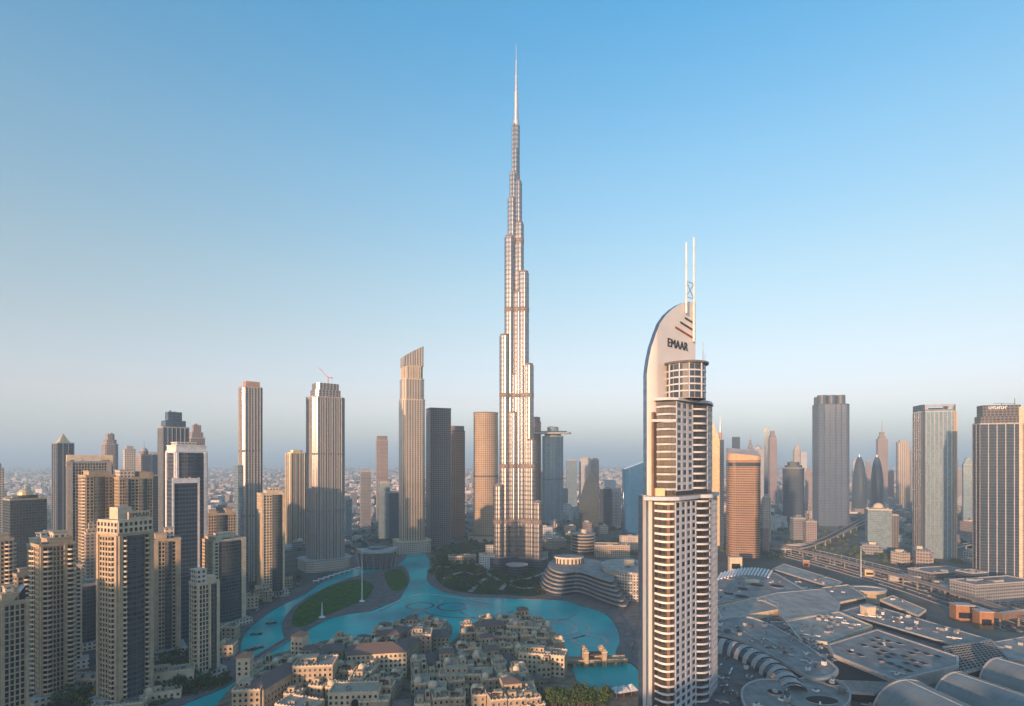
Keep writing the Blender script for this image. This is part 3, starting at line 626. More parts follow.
def resid(px0, px1, ytop, Y, rot, k, label, wall, front, left, right, steps=(), seed=0, group=None, fh=3.4, z0=7.0, podium=True, core='f_green', bal='cream'):
    cx, cy, th, w, d = fit(px0, px1, Y, rot, k); h = zat(ytop, cy - d * 0.3)
    t = empty('apartment_tower', label, 'tower', cx, cy, th, group); FOOT.append((cx, cy, max(w, d) * 0.62))
    m = M[wall]; nf = max(3, round((h - z0) / fh)); fr = MB(); panes = []
    mb = MB(); mb.prism(rect(w - .8, d - .8), 0, h, m, M['lgrey']); mb.build('wall', t)
    a, b, c, e = (-w / 2 + .4, -d / 2 + .4), (w / 2 - .4, -d / 2 + .4), (w / 2 - .4, d / 2 - .4), (-w / 2 + .4, d / 2 - .4)
    face_segs(t, fr, panes, a, b, z0, h - 1.0, nf, front, m, bal=bal, gcore=core); face_segs(t, fr, panes, e, a, z0, h - 1.0, nf, left, m, bal=bal, gcore=core); face_segs(t, fr, panes, b, c, z0, h - 1.0, nf, right, m, bal=bal, gcore=core)
    relief(fr, panes, c, e, z0, h - 1.0, max(2, round(w / 3.2)), nf, m)
    fr.build('wall_frame', t); make_panes(t, panes)
    parapet(t, rect(w + .5, d + .5), h - .6, 1.9, m)
    for i, (fx, fy, fw, fd, hh) in enumerate(steps):
        mb = MB(); mb.prism(rect(w * fw, d * fd, w * fx, d * fy), h, h + hh, M['f_cream'] if hh > 6 else m, M['lgrey']); o = mb.build('penthouse', t)
        m2 = MB(); m2.prism(rect(w * fw + .9, d * fd + .9, w * fx, d * fy), h + hh, h + hh + .8, m, bottom=True); m2.build('cornice', o)
    roof_kit(t, w, d, h, seed)
    if podium:
        mb = MB(); mb.prism(rect(w + 9, d + 9), 0, z0 - 0.5, M['f_cream'], M['lgrey']); mb.build('podium', t)
    return t, w, d, h
r1 = resid(-6, 29, 603, 335, 14, 0.9, 'beige apartment tower with pitched glass penthouse, cut by the lower left frame edge', 'beige', ((1, 'p'), (7, 'n'), (1, 'p')), ((1, 'p'), (4, 'b'), (4, 'w')), ((3, 'w'), (4, 'b'), (1, 'p')), ((-.1, 0, .6, .6, 5), (-.1, .1, .3, .4, 9)), 1)
t, w, d, h = r1; mb = MB(); mb.prism([(w * .05, -d * .3), (w * .42, -d * .3), (w * .42, d * .3), (w * .05, d * .3)], h, h + 3, M['glass'], M['bglass'], z1s=[h + 2, h + 9, h + 9, h + 2]); mb.build('pitched_glass_roof', t)
resid(31, 75, 545, 392, 16, 0.85, 'beige tower with stacked balconies and a rounded white penthouse, beside the frame edge tower', 'beige', ((1, 'p'), (4, 'b'), (1.4, 'w'), (3, 'n'), (1.2, 'p'), (3, 'b')), ((3, 'b'), (3, 'w')), ((4, 'b'), (2, 'w')), ((.1, 0, .7, .7, 4), (.15, 0, .4, .5, 8)), 2)
r3 = resid(97, 153, 534, 385, 32, 0.95, 'tallest near beige tower with curved dark glass bay and white lettered crown', 'beige', ((1.2, 'p'), (1.4, 'b'), (6, 'g'), (1.4, 'b'), (1.2, 'p')), ((1, 'p'), (5, 'w'), (2, 'b'), (1, 'p')), ((1, 'p'), (4, 'b'), (3, 'w')), (), 3)
t, w, d, h = r3; fr = MB(); panes = []; mb = MB(); mb.prism(rect(w - .6, d - .6), h + .02, h + 10, M['cream'], M['lgrey']); mb.build('crown', t)
relief(fr, panes, (-w / 2 + .3, -d / 2 + .3), (w / 2 - .3, -d / 2 + .3), h + 1, h + 9, 7, 2, M['cream']); relief(fr, panes, (-w / 2 + .3, d / 2 - .3), (-w / 2 + .3, -d / 2 + .3), h + 1, h + 9, 6, 2, M['cream']); fr.build('crown_frame', t); make_panes(t, panes, 'crown_window')
mb = MB(); mb.prism(rect(w * .62, 1.0, w * .1, -d / 2 + .6), h + 9.8, h + 15, M['cream']); mb.build('sign_board', t)
text('EMAAR', 4.2, M['brown'], t, Matrix.Translation((w * .1, -d / 2 - .05, h + 12.6)) @ Matrix.Rotation(R(90), 4, 'X'))
mb = MB(); mb.prism(rect(w * .4, d * .4, -w * .1, d * .05), h + 10, h + 18, M['cream'], M['lgrey']); mb.prism(rect(w * .3, d * .3, w * .12, d * .12), h + 10, h + 15.5, M['beige'], M['lgrey']); mb.build('penthouse', t); roof_kit(t, w, d, h + 10, 33)
resid(151, 181, 540, 482, 6, 0.9, 'beige tower with a green glass strip, just right of the lettered crown tower', 'beige', ((2, 'p'), (3, 'w'), (3, 'g'), (2, 'w'), (2, 'p')), ((3, 'w'),), ((4, 'w'),), ((-.2, 0, .4, .6, 5), (.1, .1, .3, .5, 9)), 4)
resid(189, 219, 583, 431, 24, 0.8, 'slim cream tower on the lake road with a dark glass column', 'cream', ((1, 'p'), (5, 'n'), (1, 'p'), (3, 'g'), (1.2, 'p')), ((3, 'w'), (2, 'b')), ((1, 'p'), (4, 'b')), ((-.25, 0, .45, .8, 10), (.2, 0, .45, .7, 3.5)), 5)
resid(200, 246, 540, 567, 26, 0.9, 'white and green glass tower behind the slim cream tower, with pointed fins on its roof', 'cream', ((1, 'w'), (5, 'g'), (1, 'p')), ((1, 'p'), (4, 'w'), (1, 'p'), (3, 'w'), (1, 'p')), ((2, 'g'), (2, 'w')), ((-.3, 0, .2, .8, 3), (.1, .2, .5, .4, 5)), 6)
resid(257, 285, 494, 693, 12, 0.9, 'grey beige tower with green glass right half beside the bronze double tower', 'cream', ((1, 'p'), (4, 'w'), (5, 'g'), (1, 'p')), ((3, 'w'),), ((4, 'g'),), ((.1, 0, .7, .7, 4), (.1, 0, .4, .5, 7)), 7)
resid(78, 113, 476, 600, 18, 0.9, 'beige stepped tower with green glass slot in front of the portal frame tower', 'beige', ((2, 'w'), (3, 'g'), (2, 'w')), ((3, 'w'), (2, 'b')), ((2, 'w'), (2, 'g')), ((0, 0, .7, .7, 5),), 8)
resid(112, 153, 478, 612, 14, 0.9, 'twin winged beige tower with green glass centre, left of the white topped tower', 'beige', ((2, 'w'), (2, 'g'), (3, 'w'), (3, 'g'), (2, 'w')), ((3, 'w'),), ((4, 'w'),), ((-.25, 0, .4, .7, 8), (.28, 0, .3, .6, 6)), 9)
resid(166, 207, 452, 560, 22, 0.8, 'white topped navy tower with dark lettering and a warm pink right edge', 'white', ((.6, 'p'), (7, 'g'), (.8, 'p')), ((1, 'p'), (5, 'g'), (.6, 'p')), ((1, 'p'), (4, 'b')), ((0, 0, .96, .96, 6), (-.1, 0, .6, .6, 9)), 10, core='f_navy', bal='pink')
resid(204, 236, 514, 655, 10, 0.9, 'low beige tower with turreted roof behind the white and green tower', 'sand', ((2, 'w'), (3, 'g'), (2, 'w')), ((3, 'w'),), ((3, 'w'),), ((-.3, 0, .25, .5, 4), (.3, 0, .25, .5, 5)), 11)
resid(70, 100, 585, 500, 8, 1.0, 'dark blue glass block between the balcony tower and the lettered crown tower', 'grey', ((1, 'p'), (5, 'g'), (1, 'p')), ((3, 'n'),), ((3, 'n'),), ((0, 0, .5, .5, 3),), 12)
resid(72, 82, 566, 452, 0, 1.2, 'slender beige shaft catching the sun behind the balcony tower', 'cream', ((1, 'p'), (2, 'w')), ((2, 'w'),), ((2, 'w'),), (), 13)
resid(27, 50, 545, 470, 20, 1.0, 'cream block with slanted twin roof boxes behind the frame edge tower', 'cream', ((1, 'b'), (2, 'n')), ((3, 'w'),), ((2, 'b'), (1, 'w')), ((-.2, 0, .4, .8, 5), (.2, 0, .4, .8, 9)), 14)
resid(-8, 14, 540, 450, 10, 1.0, 'beige tower with a flat roof cut by the left frame edge, above the nearest one', 'beige', ((2, 'w'), (2, 'b')), ((3, 'w'),), ((2, 'b'), (1, 'w')), ((0, 0, .5, .5, 4),), 15)
resid(13, 31, 575, 420, 16, 1.0, 'shorter beige block between the frame edge tower and the balconied tower', 'sand', ((2, 'w'), (2, 'b')), ((3, 'w'),), ((2, 'w'),), ((0, 0, .5, .5, 4),), 16)
resid(66, 112, 462, 662, 4, 0.6, 'wide blue grey tower framed by a bright beige portal at its top', 'grey', ((1, 'p'), (7, 'n'), (1, 'p')), ((3, 'w'),), ((3, 'w'),), (), 17)
def portal(px0, px1, y0, y1, Y):
    pass

# ================================================================ TOWERS FARTHER OFF
def polyshape(kind, w, d):
    return {'box': lambda: rect(w, d), 'ell': lambda: ell(w, d, 28), 'cham': lambda: cham(w, d, min(w, d) * .18), 'rr': lambda: rrect(w, d, min(w, d) * .3, 5)}[kind]()
def sc(poly, k, j=None): return [(p[0] * k, p[1] * (j or k)) for p in poly]
def gtower(px0, px1, ytop, Y, mat, label, rot=12, k=0.8, shape='box', crown='pent', fins=0, trim='lgrey', group=None, podium=0, tiers=(), cat='tower', name='tower', bands=0, edge=True):
    cx, cy, th, w, d = fit(px0, px1, Y, rot, k); h = zat(ytop, cy - d * 0.2); t = empty(name, label, cat, cx, cy, th, group); FOOT.append((cx, cy, max(w, d) * 0.6))
    poly = polyshape(shape, w, d); hb = h
    extra = {'pent': .035, 'pyr': .0, 'mech': .05, 'none': 0}.get(crown, 0) * h if crown in ('pent', 'mech') else 0
    if crown == 'pyr': extra = w * 0.75
    if crown in ('dome', 'spire', 'step'): extra = h * 0.10
    if crown in ('cyls',): extra = h * 0.075
    if crown == 'slant': extra = h * 0.10
    if crown == 'frame': extra = h * 0.075
    hb = h - extra; z = 0; pts = poly
    lv = [(1.0, hb)] + [(kk, None) for kk in ()]
    if tiers:
        zb = 0
        for kk, fr_ in tiers:
            mb = MB(); mb.prism(sc(poly, kk), zb, hb * fr_, M[mat], M[trim]); mb.build('wall', t); zb = hb * fr_
            parapet(t, sc(poly, kk * 1.015), zb - .4, 1.6, M[trim]); pts = sc(poly, kk)
    else:
        mb = MB(); mb.prism(poly, 0, hb, M[mat], M[trim]); mb.build('wall', t)
        if edge: parapet(t, sc(poly, 1.02), hb - .6, 2.0, M[trim])
    if fins:
        mb = MB(); n = len(poly) if shape in ('box', 'cham') else 0
        if shape in ('box', 'cham'):
            for i in range(n):
                a, b = pts[i], pts[(i + 1) % n]; L = math.hypot(b[0] - a[0], b[1] - a[1]); q = max(1, round(fins * L / w))
                for j in range(q + 1): f = j / q; mb.box(a[0] + (b[0] - a[0]) * f, a[1] + (b[1] - a[1]) * f, 0, hb + .8, max(1.0, w * .022), max(1.0, w * .022), M[trim], math.atan2(b[1] - a[1], b[0] - a[0]))
        else:
            for j in range(fins): p = pts[int(j * len(pts) / fins)]; mb.box(p[0], p[1], 0, hb + .8, max(.9, w * .018), max(.9, w * .018), M[trim])
        mb.build('mullions', t)
    for j in range(bands): zz = hb * (j + 1) / (bands + 1); mb = MB(); mb.prism(sc(pts, 1.012), zz, zz + 3, M['dgrey'], bottom=True); mb.build('mechanical_band', t)
    if crown == 'pent':
        mb = MB(); mb.prism(sc(pts, .62, .6), hb, h, M[trim]); mb.build('penthouse', t); roof_kit(t, w * .8, d * .8, hb, int(px0))
    elif crown == 'mech':
        mb = MB(); mb.prism(sc(pts, .9), hb, h, M['sil_band'], M['dgrey']); mb.build('plant_storey', t)
    elif crown == 'pyr':
        mb = MB(); b = sc(rect(w, d), .72); q = [(p[0], p[1], hb) for p in b]; mb.prism(b, hb - 2, hb, M[trim])
        for i in range(4): mb.face([q[i], q[(i + 1) % 4], (0, 0, h)], M['gold'])
        mb.build('pyramid_roof', t)
    elif crown == 'dome':
        mb = MB(); mb.prism(ell(w * .7, d * .7, 16), hb, hb + extra * .4, M[mat], M[trim]); mb.dome(0, 0, hb + extra * .4, min(w, d) * .33, M[trim], 14, 4); mb.cone(0, 0, hb + extra * .4 + min(w, d) * .3, h + extra * .5, .8, .2, M[trim], 6); mb.build('dome', t)
    elif crown == 'spire':
        mb = MB(); mb.prism(sc(pts, .7), hb, hb + extra * .4, M[mat], M[trim]); mb.prism(sc(pts, .45), hb + extra * .4, h, M[mat], M[trim]); mb.build('stepped_top', t); m2 = MB(); m2.cone(0, 0, h, h + extra * 1.6, w * .07, .3, M[trim], 8); m2.build('spire', t)
    elif crown == 'step':
        mb = MB(); mb.prism(sc(pts, .8), hb, hb + extra * .45, M[mat], M[trim]); mb.prism(sc(pts, .55), hb + extra * .45, h, M[mat], M[trim]); mb.build('stepped_top', t); roof_kit(t, w * .5, d * .5, h, int(px1), n=3)
    elif crown == 'cyls':
        for i in (-1, 0, 1):
            mb = MB(); mb.cone(i * w * .31, -d * .05, hb, h, w * .155, w * .15, M['bluegrey'], 14, M['dgrey']); mb.cone(i * w * .31, d * .3, hb, h - 3, w * .15, w * .14, M['bluegrey'], 14, M['dgrey']); mb.build('crown_drum', t)
    elif crown == 'slant':
        for s_, zz in ((-1, (.45, .75)), (1, (.75, 1.0))):
            mb = MB(); x0_, x1_ = (-w * .42, 0) if s_ < 0 else (0.02, w * .42); mb.prism([(x0_, -d * .4), (x1_, -d * .4), (x1_, d * .4), (x0_, d * .4)], hb, h, M[mat], M[trim], z1s=[hb + extra * zz[0], hb + extra * zz[1], hb + extra * zz[1], hb + extra * zz[0]]); mb.build('slanted_crown', t)
    elif crown == 'frame':
        mb = MB()
        for sx in (-1, 1): mb.box(sx * (w / 2 - 1.6), 0, hb, h, 3.2, d, M[trim])
        mb.box(0, 0, h - 6, h + .02, w - .1, d + .1, M[trim], bottom=True); mb.build('portal_frame', t)
        m2 = MB(); m2.prism(rect(w * .6, d * .7), hb, h - extra * .55, M[mat], M[trim]); m2.build('penthouse', t)
    if podium:
        mb = MB(); mb.prism(sc(poly, 1.45, 1.5), 0, podium, M['f_cream'], M['lgrey']); mb.build('podium', t); m2 = MB(); m2.prism(sc(poly, 1.5, 1.55), podium, podium + 1.2, M[trim], bottom=True); m2.build('podium_cornice', t)
    return t, w, d, h, hb
gtower(66, 113, 455, 690, 'f_grey', 'broad beige portal frame standing against the sky above twin winged tower', 4, .45, crown='frame', trim='cream')
# left skyline
x_, y_ = onY(183, 528), 528
t = empty('apartment_tower', 'dark navy lower front slab edged in white under the white topped tower', 'tower', x_, y_, R(50)); FOOT.append((x_, y_, 14)); hh_ = zat(480, 520); mb = MB(); mb.prism(rect(22, 15), 0, hh_, M['f_navy'], M['lgrey']); mb.build('wall', t)
for q in (-11, 11): mb = MB(); mb.box(q, -7.6, 0, hh_ + 2, 1.6, 1.0, M['white']); mb.build('white_pier', t)
mb = MB(); mb.box(0, -7.7, hh_ - 3, hh_ + 1.6, 20.2, 1.1, M['white'], bottom=True); mb.build('white_beam', t); roof_kit(t, 20, 12, hh_, 5)
gtower(134, 158, 472, 790, 'f_navy', 'navy glass block half hidden behind the twin winged beige tower', 12, .8, 'box', 'pent', trim='grey')
gtower(84, 101, 523, 560, 'f_beige', 'short beige block with rows of windows left of the lettered crown tower', 10, .8, 'box', 'step', trim='cream')
gtower(40, 56, 530, 600, 'f_green', 'low green glass block behind the balcony tower', 10, .8, 'box', 'pent')
gtower(226, 241, 540, 760, 'f_white', 'low pale block squeezed behind the white and green glass tower', 10, .8, 'box', 'pent')
gtower(158, 189, 412, 850, 'f_blue', 'broad blue glass tower with a brown lettered crown and white frame lights', 16, .8, crown='step', fins=6)
gtower(345, 352, 498, 1150, 'f_teal', 'small teal block right of the massive bronze tower', 6, .9, 'box', 'pent')
gtower(52, 74, 433, 1080, 'f_navy', 'navy tower topped by a pale gold pyramid', 20, .9, 'box', 'pyr', fins=3)
gtower(101, 119, 434, 1200, 'f_pink', 'rose brown tower with curved barrel crown, between the pyramid tower and the pale pair', 10, .9, 'rr', 'step')
gtower(123, 136, 446, 1050, 'f_cream', 'square pale pink tower of the pale pair left of the broad blue one', 10, .9, 'box', 'pent')
gtower(136, 152, 445, 1090, 'f_pink', 'domed pink tower of the pale pair left of the broad blue one', 14, .9, 'cham', 'dome')
gtower(188, 205, 425, 960, 'f_pink', 'pinkish tower with crenellated top peeking over the white topped tower', 14, .9, 'box', 'step')
gtower(-9, 4, 457, 820, 'f_cream', 'cream tower with domed finial at the very left frame edge', 8, .9, 'box', 'dome')
gtower(3, 47, 489, 720, 'f_green', 'broad green grey block wearing an ornate golden lantern', 16, .7, 'box', 'dome', trim='gold')
gtower(146, 160, 452, 1300, 'f_blue', 'narrow blue tower between the pink tower and the broad blue tower', 5, .9, 'box', 'pent')
tt = gtower(238, 263, 388, 779, 'f_bronze', 'bronze double slab tower with a taller blank crown', 18, .75, 'cham', 'none', fins=7, bands=2, trim='lgrey')
t, w, d, h, hb = tt
mb = MB(); mb.prism(rect(w * .7, d * .6, w * .05, 0), hb, hb + 9, M['pink'], M['lgrey']); mb.build('blank_crown', t)
mb = MB(); mb.prism(rect(w * .3, d * .8, -w * .55, 0), 0, h * .6, M['f_teal'], M['lgrey']); mb.build('side_wing', t)
tt = gtower(305, 346, 398, 866, 'f_bronze', 'massive bronze ribbed tower with notched shoulders and a red crane on top', 20, .75, 'cham', 'none', fins=14, bands=2, podium=16); t, w, d, h, hb = tt
mb = MB(); mb.prism(cham(w * .78, d * .8, 4), hb, hb + 12, M['f_bronze'], M['lgrey']); mb.prism(cham(w * .7, d * .7, 4), hb + 12, hb + 22, M['f_bronze'], M['dgrey']); mb.build('upper_tier', t)
crx, cry = t.location.x + 4, t.location.y; ct = empty('tower_crane', 'red tower crane on the roof of the massive bronze tower', 'crane', crx, cry, z=hb + 22)
mb = MB(); mb.bar((0, 0, 0), (0, 0, 12), 1.0, 1.0, M['red']); mb.build('mast', ct)
mb = MB(); mb.bar((0, 0, 10), (-13, -2, 25), .7, .7, M['red']); mb.build('jib', ct); mb = MB(); mb.bar((0, 0, 10), (6, 1, 11), .9, .9, M['red']); mb.box(5.4, 1, 9, 11, 2, 1.6, M['grey']); mb.build('counter_jib', ct)
gtower(285, 307, 450, 1100, 'f_bronze', 'glassy tower catching gold light, left of the massive bronze tower', 14, .8, 'cham', 'pent', fins=4, trim='gold')
tt = gtower(398, 426, 346, 1016, 'f_gold', 'tall slim gold lit tower with a slanted split crown', 14, .85, 'cham', 'slant', fins=12, tiers=((1.0, .82), (.93, .93), (.8, 1.0)), podium=22, trim='cream')
gtower(426, 451, 409, 1100, 'f_dark', 'dark blue lattice tower right of the slim gold lit tower', 16, .8, 'box', 'none', bands=0, trim='dgrey')
gtower(449, 465, 426, 1214, 'f_brick', 'red brown lattice tower behind the dark blue lattice tower', 14, .8, 'box', 'mech', trim='dgrey')
gtower(472, 500, 413, 1169, 'f_lattice', 'round cream lattice tower left of the tallest silver tower', 10, .9, 'ell', 'none', bands=1, podium=12, trim='brown')
gtower(376, 388, 436, 1500, 'f_pink', 'thin pinkish tower far off between the bronze and gold lit towers', 6, .9, 'box', 'mech')
gtower(360, 371, 470, 1396, 'f_grey', 'thin grey green tower behind the opera house', 8, .9, 'box', 'pent')
gtower(378, 390, 481, 1190, 'f_teal', 'left and taller of two plain teal slabs beside the gold lit tower', 6, .9, 'box', 'pent')
gtower(388, 399, 491, 1160, 'f_blue', 'right and shorter of two plain teal slabs beside the gold lit tower', 6, .9, 'box', 'pent')
a = gtower(525, 542, 417, 1510, 'f_brick', 'oval unfinished tower partly hidden by the tallest tower', 8, .9, 'ell', 'mech', trim='brown')
b = gtower(541, 565, 427, 1500, 'f_teal', 'oval glass tower carrying the right end of a sky bridge', 12, .8, 'ell', 'step', fins=8, bands=1)
x0_, x1_ = onY(531, 1480), onY(571, 1480); t = empty('sky_bridge', 'flat white sky bridge laid across the two oval towers', 'bridge', (x0_ + x1_) / 2, 1480, z=zat(434, 1480))
mb = MB(); mb.prism(rrect(x1_ - x0_, 26, 11), 0, 4.5, M['lgrey'], M['grey'], bottom=True); mb.build('deck', t); mb = MB(); mb.prism(rrect((x1_ - x0_) * .8, 14, 6), 4.5, 7.5, M['glass'], M['metal']); mb.build('lounge', t)
for i, (p0, p1, yt, Yd, mt, lb) in enumerate(((566, 577, 459, 1900, 'f_teal', 'left of three look alike flat topped blocks right of the sky bridge'), (579, 591, 457, 1930, 'f_white', 'middle and broadest of three flat topped blocks right of the sky bridge'), (591, 599, 458, 1910, 'f_pink', 'right and narrowest of three flat topped blocks right of the sky bridge'))):
    gtower(p0, p1, yt, Yd, mt, lb, 4, .7, 'box', 'pent')
# pointed sail tower
cx, cy, th, w, d = fit(578, 600, 1396, 5, .6); t = empty('sail_tower', 'pointed leaf shaped glass tower in front of three flat topped blocks', 'tower', cx, cy, th); FOOT.append((cx, cy, 30)); h = zat(469, cy); mb = MB()
for k_ in range(10):
    f0, f1 = k_ / 10, (k_ + 1) / 10; g = lambda f: (1 - f ** 2.6) * .98 + .02
    b0, b1 = sc(rect(w, d), g(f0)), sc(rect(w, d), g(f1)); b0 = [(p[0] + w * .12 * f0 ** 2, p[1]) for p in b0]; b1 = [(p[0] + w * .12 * f1 ** 2, p[1]) for p in b1]
    for i in range(4): j = (i + 1) % 4; mb.face([(*b0[i], h * f0), (*b0[j], h * f0), (*b1[j], h * f1), (*b1[i], h * f1)], M['f_green'], [(0, h * f0), (w, h * f0), (w, h * f1), (0, h * f1)])
mb.build('wall', t); m2 = MB()
for k_ in range(9):
    f0, f1 = k_ / 10, (k_ + 1) / 10
    for sx in (-1, 1): m2.bar((sx * w / 2 * (1 - f0 ** 2.6) + w * .12 * f0 ** 2, -d / 2 * (1 - f0 ** 2.6), h * f0), (sx * w / 2 * (1 - f1 ** 2.6) + w * .12 * f1 ** 2, -d / 2 * (1 - f1 ** 2.6), h * f1), 1.6, 1.6, M['dgrey'])
m2.build('edge_rib', t)
gtower(600, 611, 487, 1336, 'f_navy', 'dark low block right of the pointed leaf tower', 6, .9, 'box', 'pent'); gtower(611, 621, 489, 1380, 'f_white', 'pale striped low block between the dark block and blue curved tower', 6, .9, 'box', 'none', fins=4)
tt = gtower(621, 656, 470, 1247, 'f_mirror', 'broad blue mirror glass tower with a swept roof, partly behind the white hotel tower', 10, .7, 'rr', 'none', trim='bglass'); t, w, d, h, hb = tt
mb = MB(); mb.prism(rect(w * .92, d * .9), hb, hb + 12, M['f_mirror'], M['bglass'], z1s=[hb + 2, hb + 26, hb + 26, hb + 2]); mb.build('swept_roof', t)
# right skyline
cx, cy, th, w, d = fit(710, 724, 1100, 10, .9); t = empty('twisted_tower', 'gold lit slab with swept edge and thin spire right of the white hotel', 'tower', cx, cy, th); FOOT.append((cx, cy, 25)); h = zat(420, cy)
mb = MB(); hh = h * .93; mb.prism([(-w * .5, -d * .5), (w * .15, -d * .5), (w * .15, d * .5), (-w * .5, d * .5)], 0, h, M['gold'], M['gold'], z1s=[h, h * .84, h * .84, h]); mb.build('sail_wall', t)
mb = MB(); mb.prism([(w * .16, -d * .48), (w * .5, -d * .48), (w * .5, d * .48), (w * .16, d * .48)], 0, h * .84, M['f_navy'], M['dgrey']); mb.build('wall', t)
mb = MB(); mb.cone(w * .28, 0, h * .84, h * .90, w * .16, w * .12, M['pink'], 10); mb.cone(w * .28, 0, h * .90, h * 1.03, w * .1, .2, M['metal'], 8); mb.build('spire', t)
tt = gtower(725, 762, 461, 974, 'f_hotel', 'orange brown banded hotel block with a sloping crown beside the white hotel tower', 12, .7, 'rr', 'none', trim='orange'); t, w, d, h, hb = tt
mb = MB(); mb.prism(rrect(w * 1.0, d * 1.0, w * .2), hb, h, plain('peach_render', (.58, .40, .25)), M['lgrey'], z1s=[hb + (9 if p[0] > 0 else 13) + (10 if p[1] > 0 else 0) for p in rrect(w, d, w * .2)]); mb.build('sloping_crown', t)
mb = MB(); mb.prism(rrect(w * 1.015, d * 1.015, w * .2), hb - 9, hb - 3, M['dglass']); mb.build('crown_glass_band', t)
FAR_T = [(732, 740, 437, 2300, 'f_navy', 'none', 'small dark trapezoid tower above the orange hotel block'), (748, 753, 440, 2500, 'f_pink', 'spire', 'thinnest pinkish spired tower left of the twin slab tower'), (752, 764, 444, 2300, 'f_white', 'dome', 'pale domed tower left of the twin slab tower'),
 (764, 769, 428, 2050, 'f_blue', 'none', 'blue half of the twin slab tower'), (768, 777, 431, 2000, 'f_pink', 'step', 'rose half of the twin slab tower'), (740, 748, 452, 2600, 'f_grey', 'pent', 'low grey tower right behind the orange hotel block'),
 (793, 801, 445, 2450, 'f_cream', 'spire', 'pale tower with tall pointed spire behind the crowned blue tower'), (800, 807, 452, 2300, 'f_white', 'none', 'white portal framed tower beside the pale spired one'), (805, 812, 468, 1900, 'f_pink', 'step', 'low rose tower touching the left side of the crowned blue tower'),
 (852, 858, 459, 2200, 'f_white', 'pent', 'white box tower between the crowned blue tower and dark leaf tower'), (866, 871, 460, 2300, 'f_pink', 'pent', 'pink sliver between the two dark leaf towers'), (876, 888, 432, 2100, 'f_pink', 'spire', 'rose tower with stepped pinnacle behind the dark leaf towers'),
 (896, 910, 440, 1900, 'f_bronze', 'pent', 'flat topped brownish tower left of the portal crowned glass tower'), (910, 916, 449, 2100, 'f_grey', 'pent', 'small grey tower peeking left of the portal crowned glass tower'), (888, 894, 470, 2300, 'f_brick', 'pent', 'small brick red tower right of the stepped pinnacle tower'),
 (953, 958, 458, 2000, 'f_grey', 'pent', 'faint grey tower just right of the portal crowned glass tower'), (962, 974, 458, 1500, 'f_teal', 'step', 'teal blue tower touching the left side of the far right lettered tower'), (956, 963, 468, 2400, 'f_pink', 'pent', 'faint pink block between the two big right hand towers'),
 (268, 276, 487, 1500, 'f_teal', 'pent', 'low teal block behind the green glass tower'), (700, 711, 452, 2500, 'f_grey', 'pent', 'grey tower peeking from behind the white hotel tower'), (538, 546, 470, 1800, 'f_blue', 'pent', 'low blue block under the sky bridge'), (604, 616, 480, 2200, 'f_white', 'pent', 'far pale block above the dark low block'),
 (216, 226, 505, 900, 'f_pink', 'pent', 'small pink tower behind the turreted beige tower'), (350, 357, 492, 1900, 'f_grey', 'pent', 'tiny grey block right of the massive bronze tower'), (778, 784, 486, 1900, 'f_grey', 'pent', 'small grey tower left of the round topped dark tower'), (560, 568, 488, 1700, 'f_grey', 'pent', 'small grey slab in front of three flat topped blocks')]
for p0, p1, yt, Yd, mt, cr, lb in FAR_T: gtower(p0, p1, yt, Yd, mt, lb, random.uniform(-10, 20), .85, 'box', cr)
gtower(782, 805, 462, 1500, 'f_navy', 'dark glass tower with round shouldered top left of the crowned blue tower', 4, .8, 'rr', 'step')
tt = gtower(811, 851, 395, 1438, 'f_steel', 'huge dark blue tower crowned with three drums', 26, .7, 'cham', 'cyls', fins=5, trim='bluegrey')
for p0, p1, yt, lb in ((852, 867, 457, 'left one of two dark leaf shaped towers'), (870, 884, 457, 'right one of two dark leaf shaped towers')):
    cx, cy, th, w, d = fit(p0, p1, 1780, 0, .8); h = zat(yt, cy); t = empty('leaf_tower', lb, 'tower', cx, cy, th, 'pair of dark leaf shaped towers'); mb = MB(); FOOT.append((cx, cy, 25))
    for k_ in range(10):
        g = lambda f: math.sqrt(max(.003, 1 - (f * .98) ** 3.2)); b0, b1 = ell(w * g(k_ / 10), d * g(k_ / 10), 16), ell(w * g((k_ + 1) / 10), d * g((k_ + 1) / 10), 16)
        for i in range(16): j = (i + 1) % 16; L = w * .2; mb.face([(*b0[i], h * k_ / 10), (*b0[j], h * k_ / 10), (*b1[j], h * (k_ + 1) / 10), (*b1[i], h * (k_ + 1) / 10)], M['f_navy'], [(L * i, h * k_ / 10), (L * i + L, h * k_ / 10), (L * i + L, h * (k_ + 1) / 10), (L * i, h * (k_ + 1) / 10)])
    mb.build('wall', t); m2 = MB(); m2.cone(0, 0, h - 1, h + 8, .9, .3, M['metal'], 6); m2.build('finial', t)
gtower(865, 892, 505, 1040, 'f_teal', 'short grey block with arched golden roof structure beside the flyovers', 10, .7, 'box', 'dome', trim='cream')
gtower(890, 899, 514, 1060, 'f_dark', 'lower dark annex right of the short grey arched block', 6, .8, 'box', 'pent')
gtower(790, 806, 516, 1180, 'f_grey', 'left wing of a rose grey housing block by the flyover', 20, .8, 'box', 'step'); gtower(803, 817, 519, 1120, 'f_pink', 'right sunlit wing of a rose grey housing block by the flyover', 20, .8, 'box', 'step')
gtower(762, 771, 494, 1150, 'f_cream', 'cream stepped block glowing right of the orange hotel block', 14, .8, 'box', 'step'); gtower(762, 769, 527, 1010, 'f_pink', 'low pink block at the foot of the orange hotel block', 14, .8, 'box', 'pent')
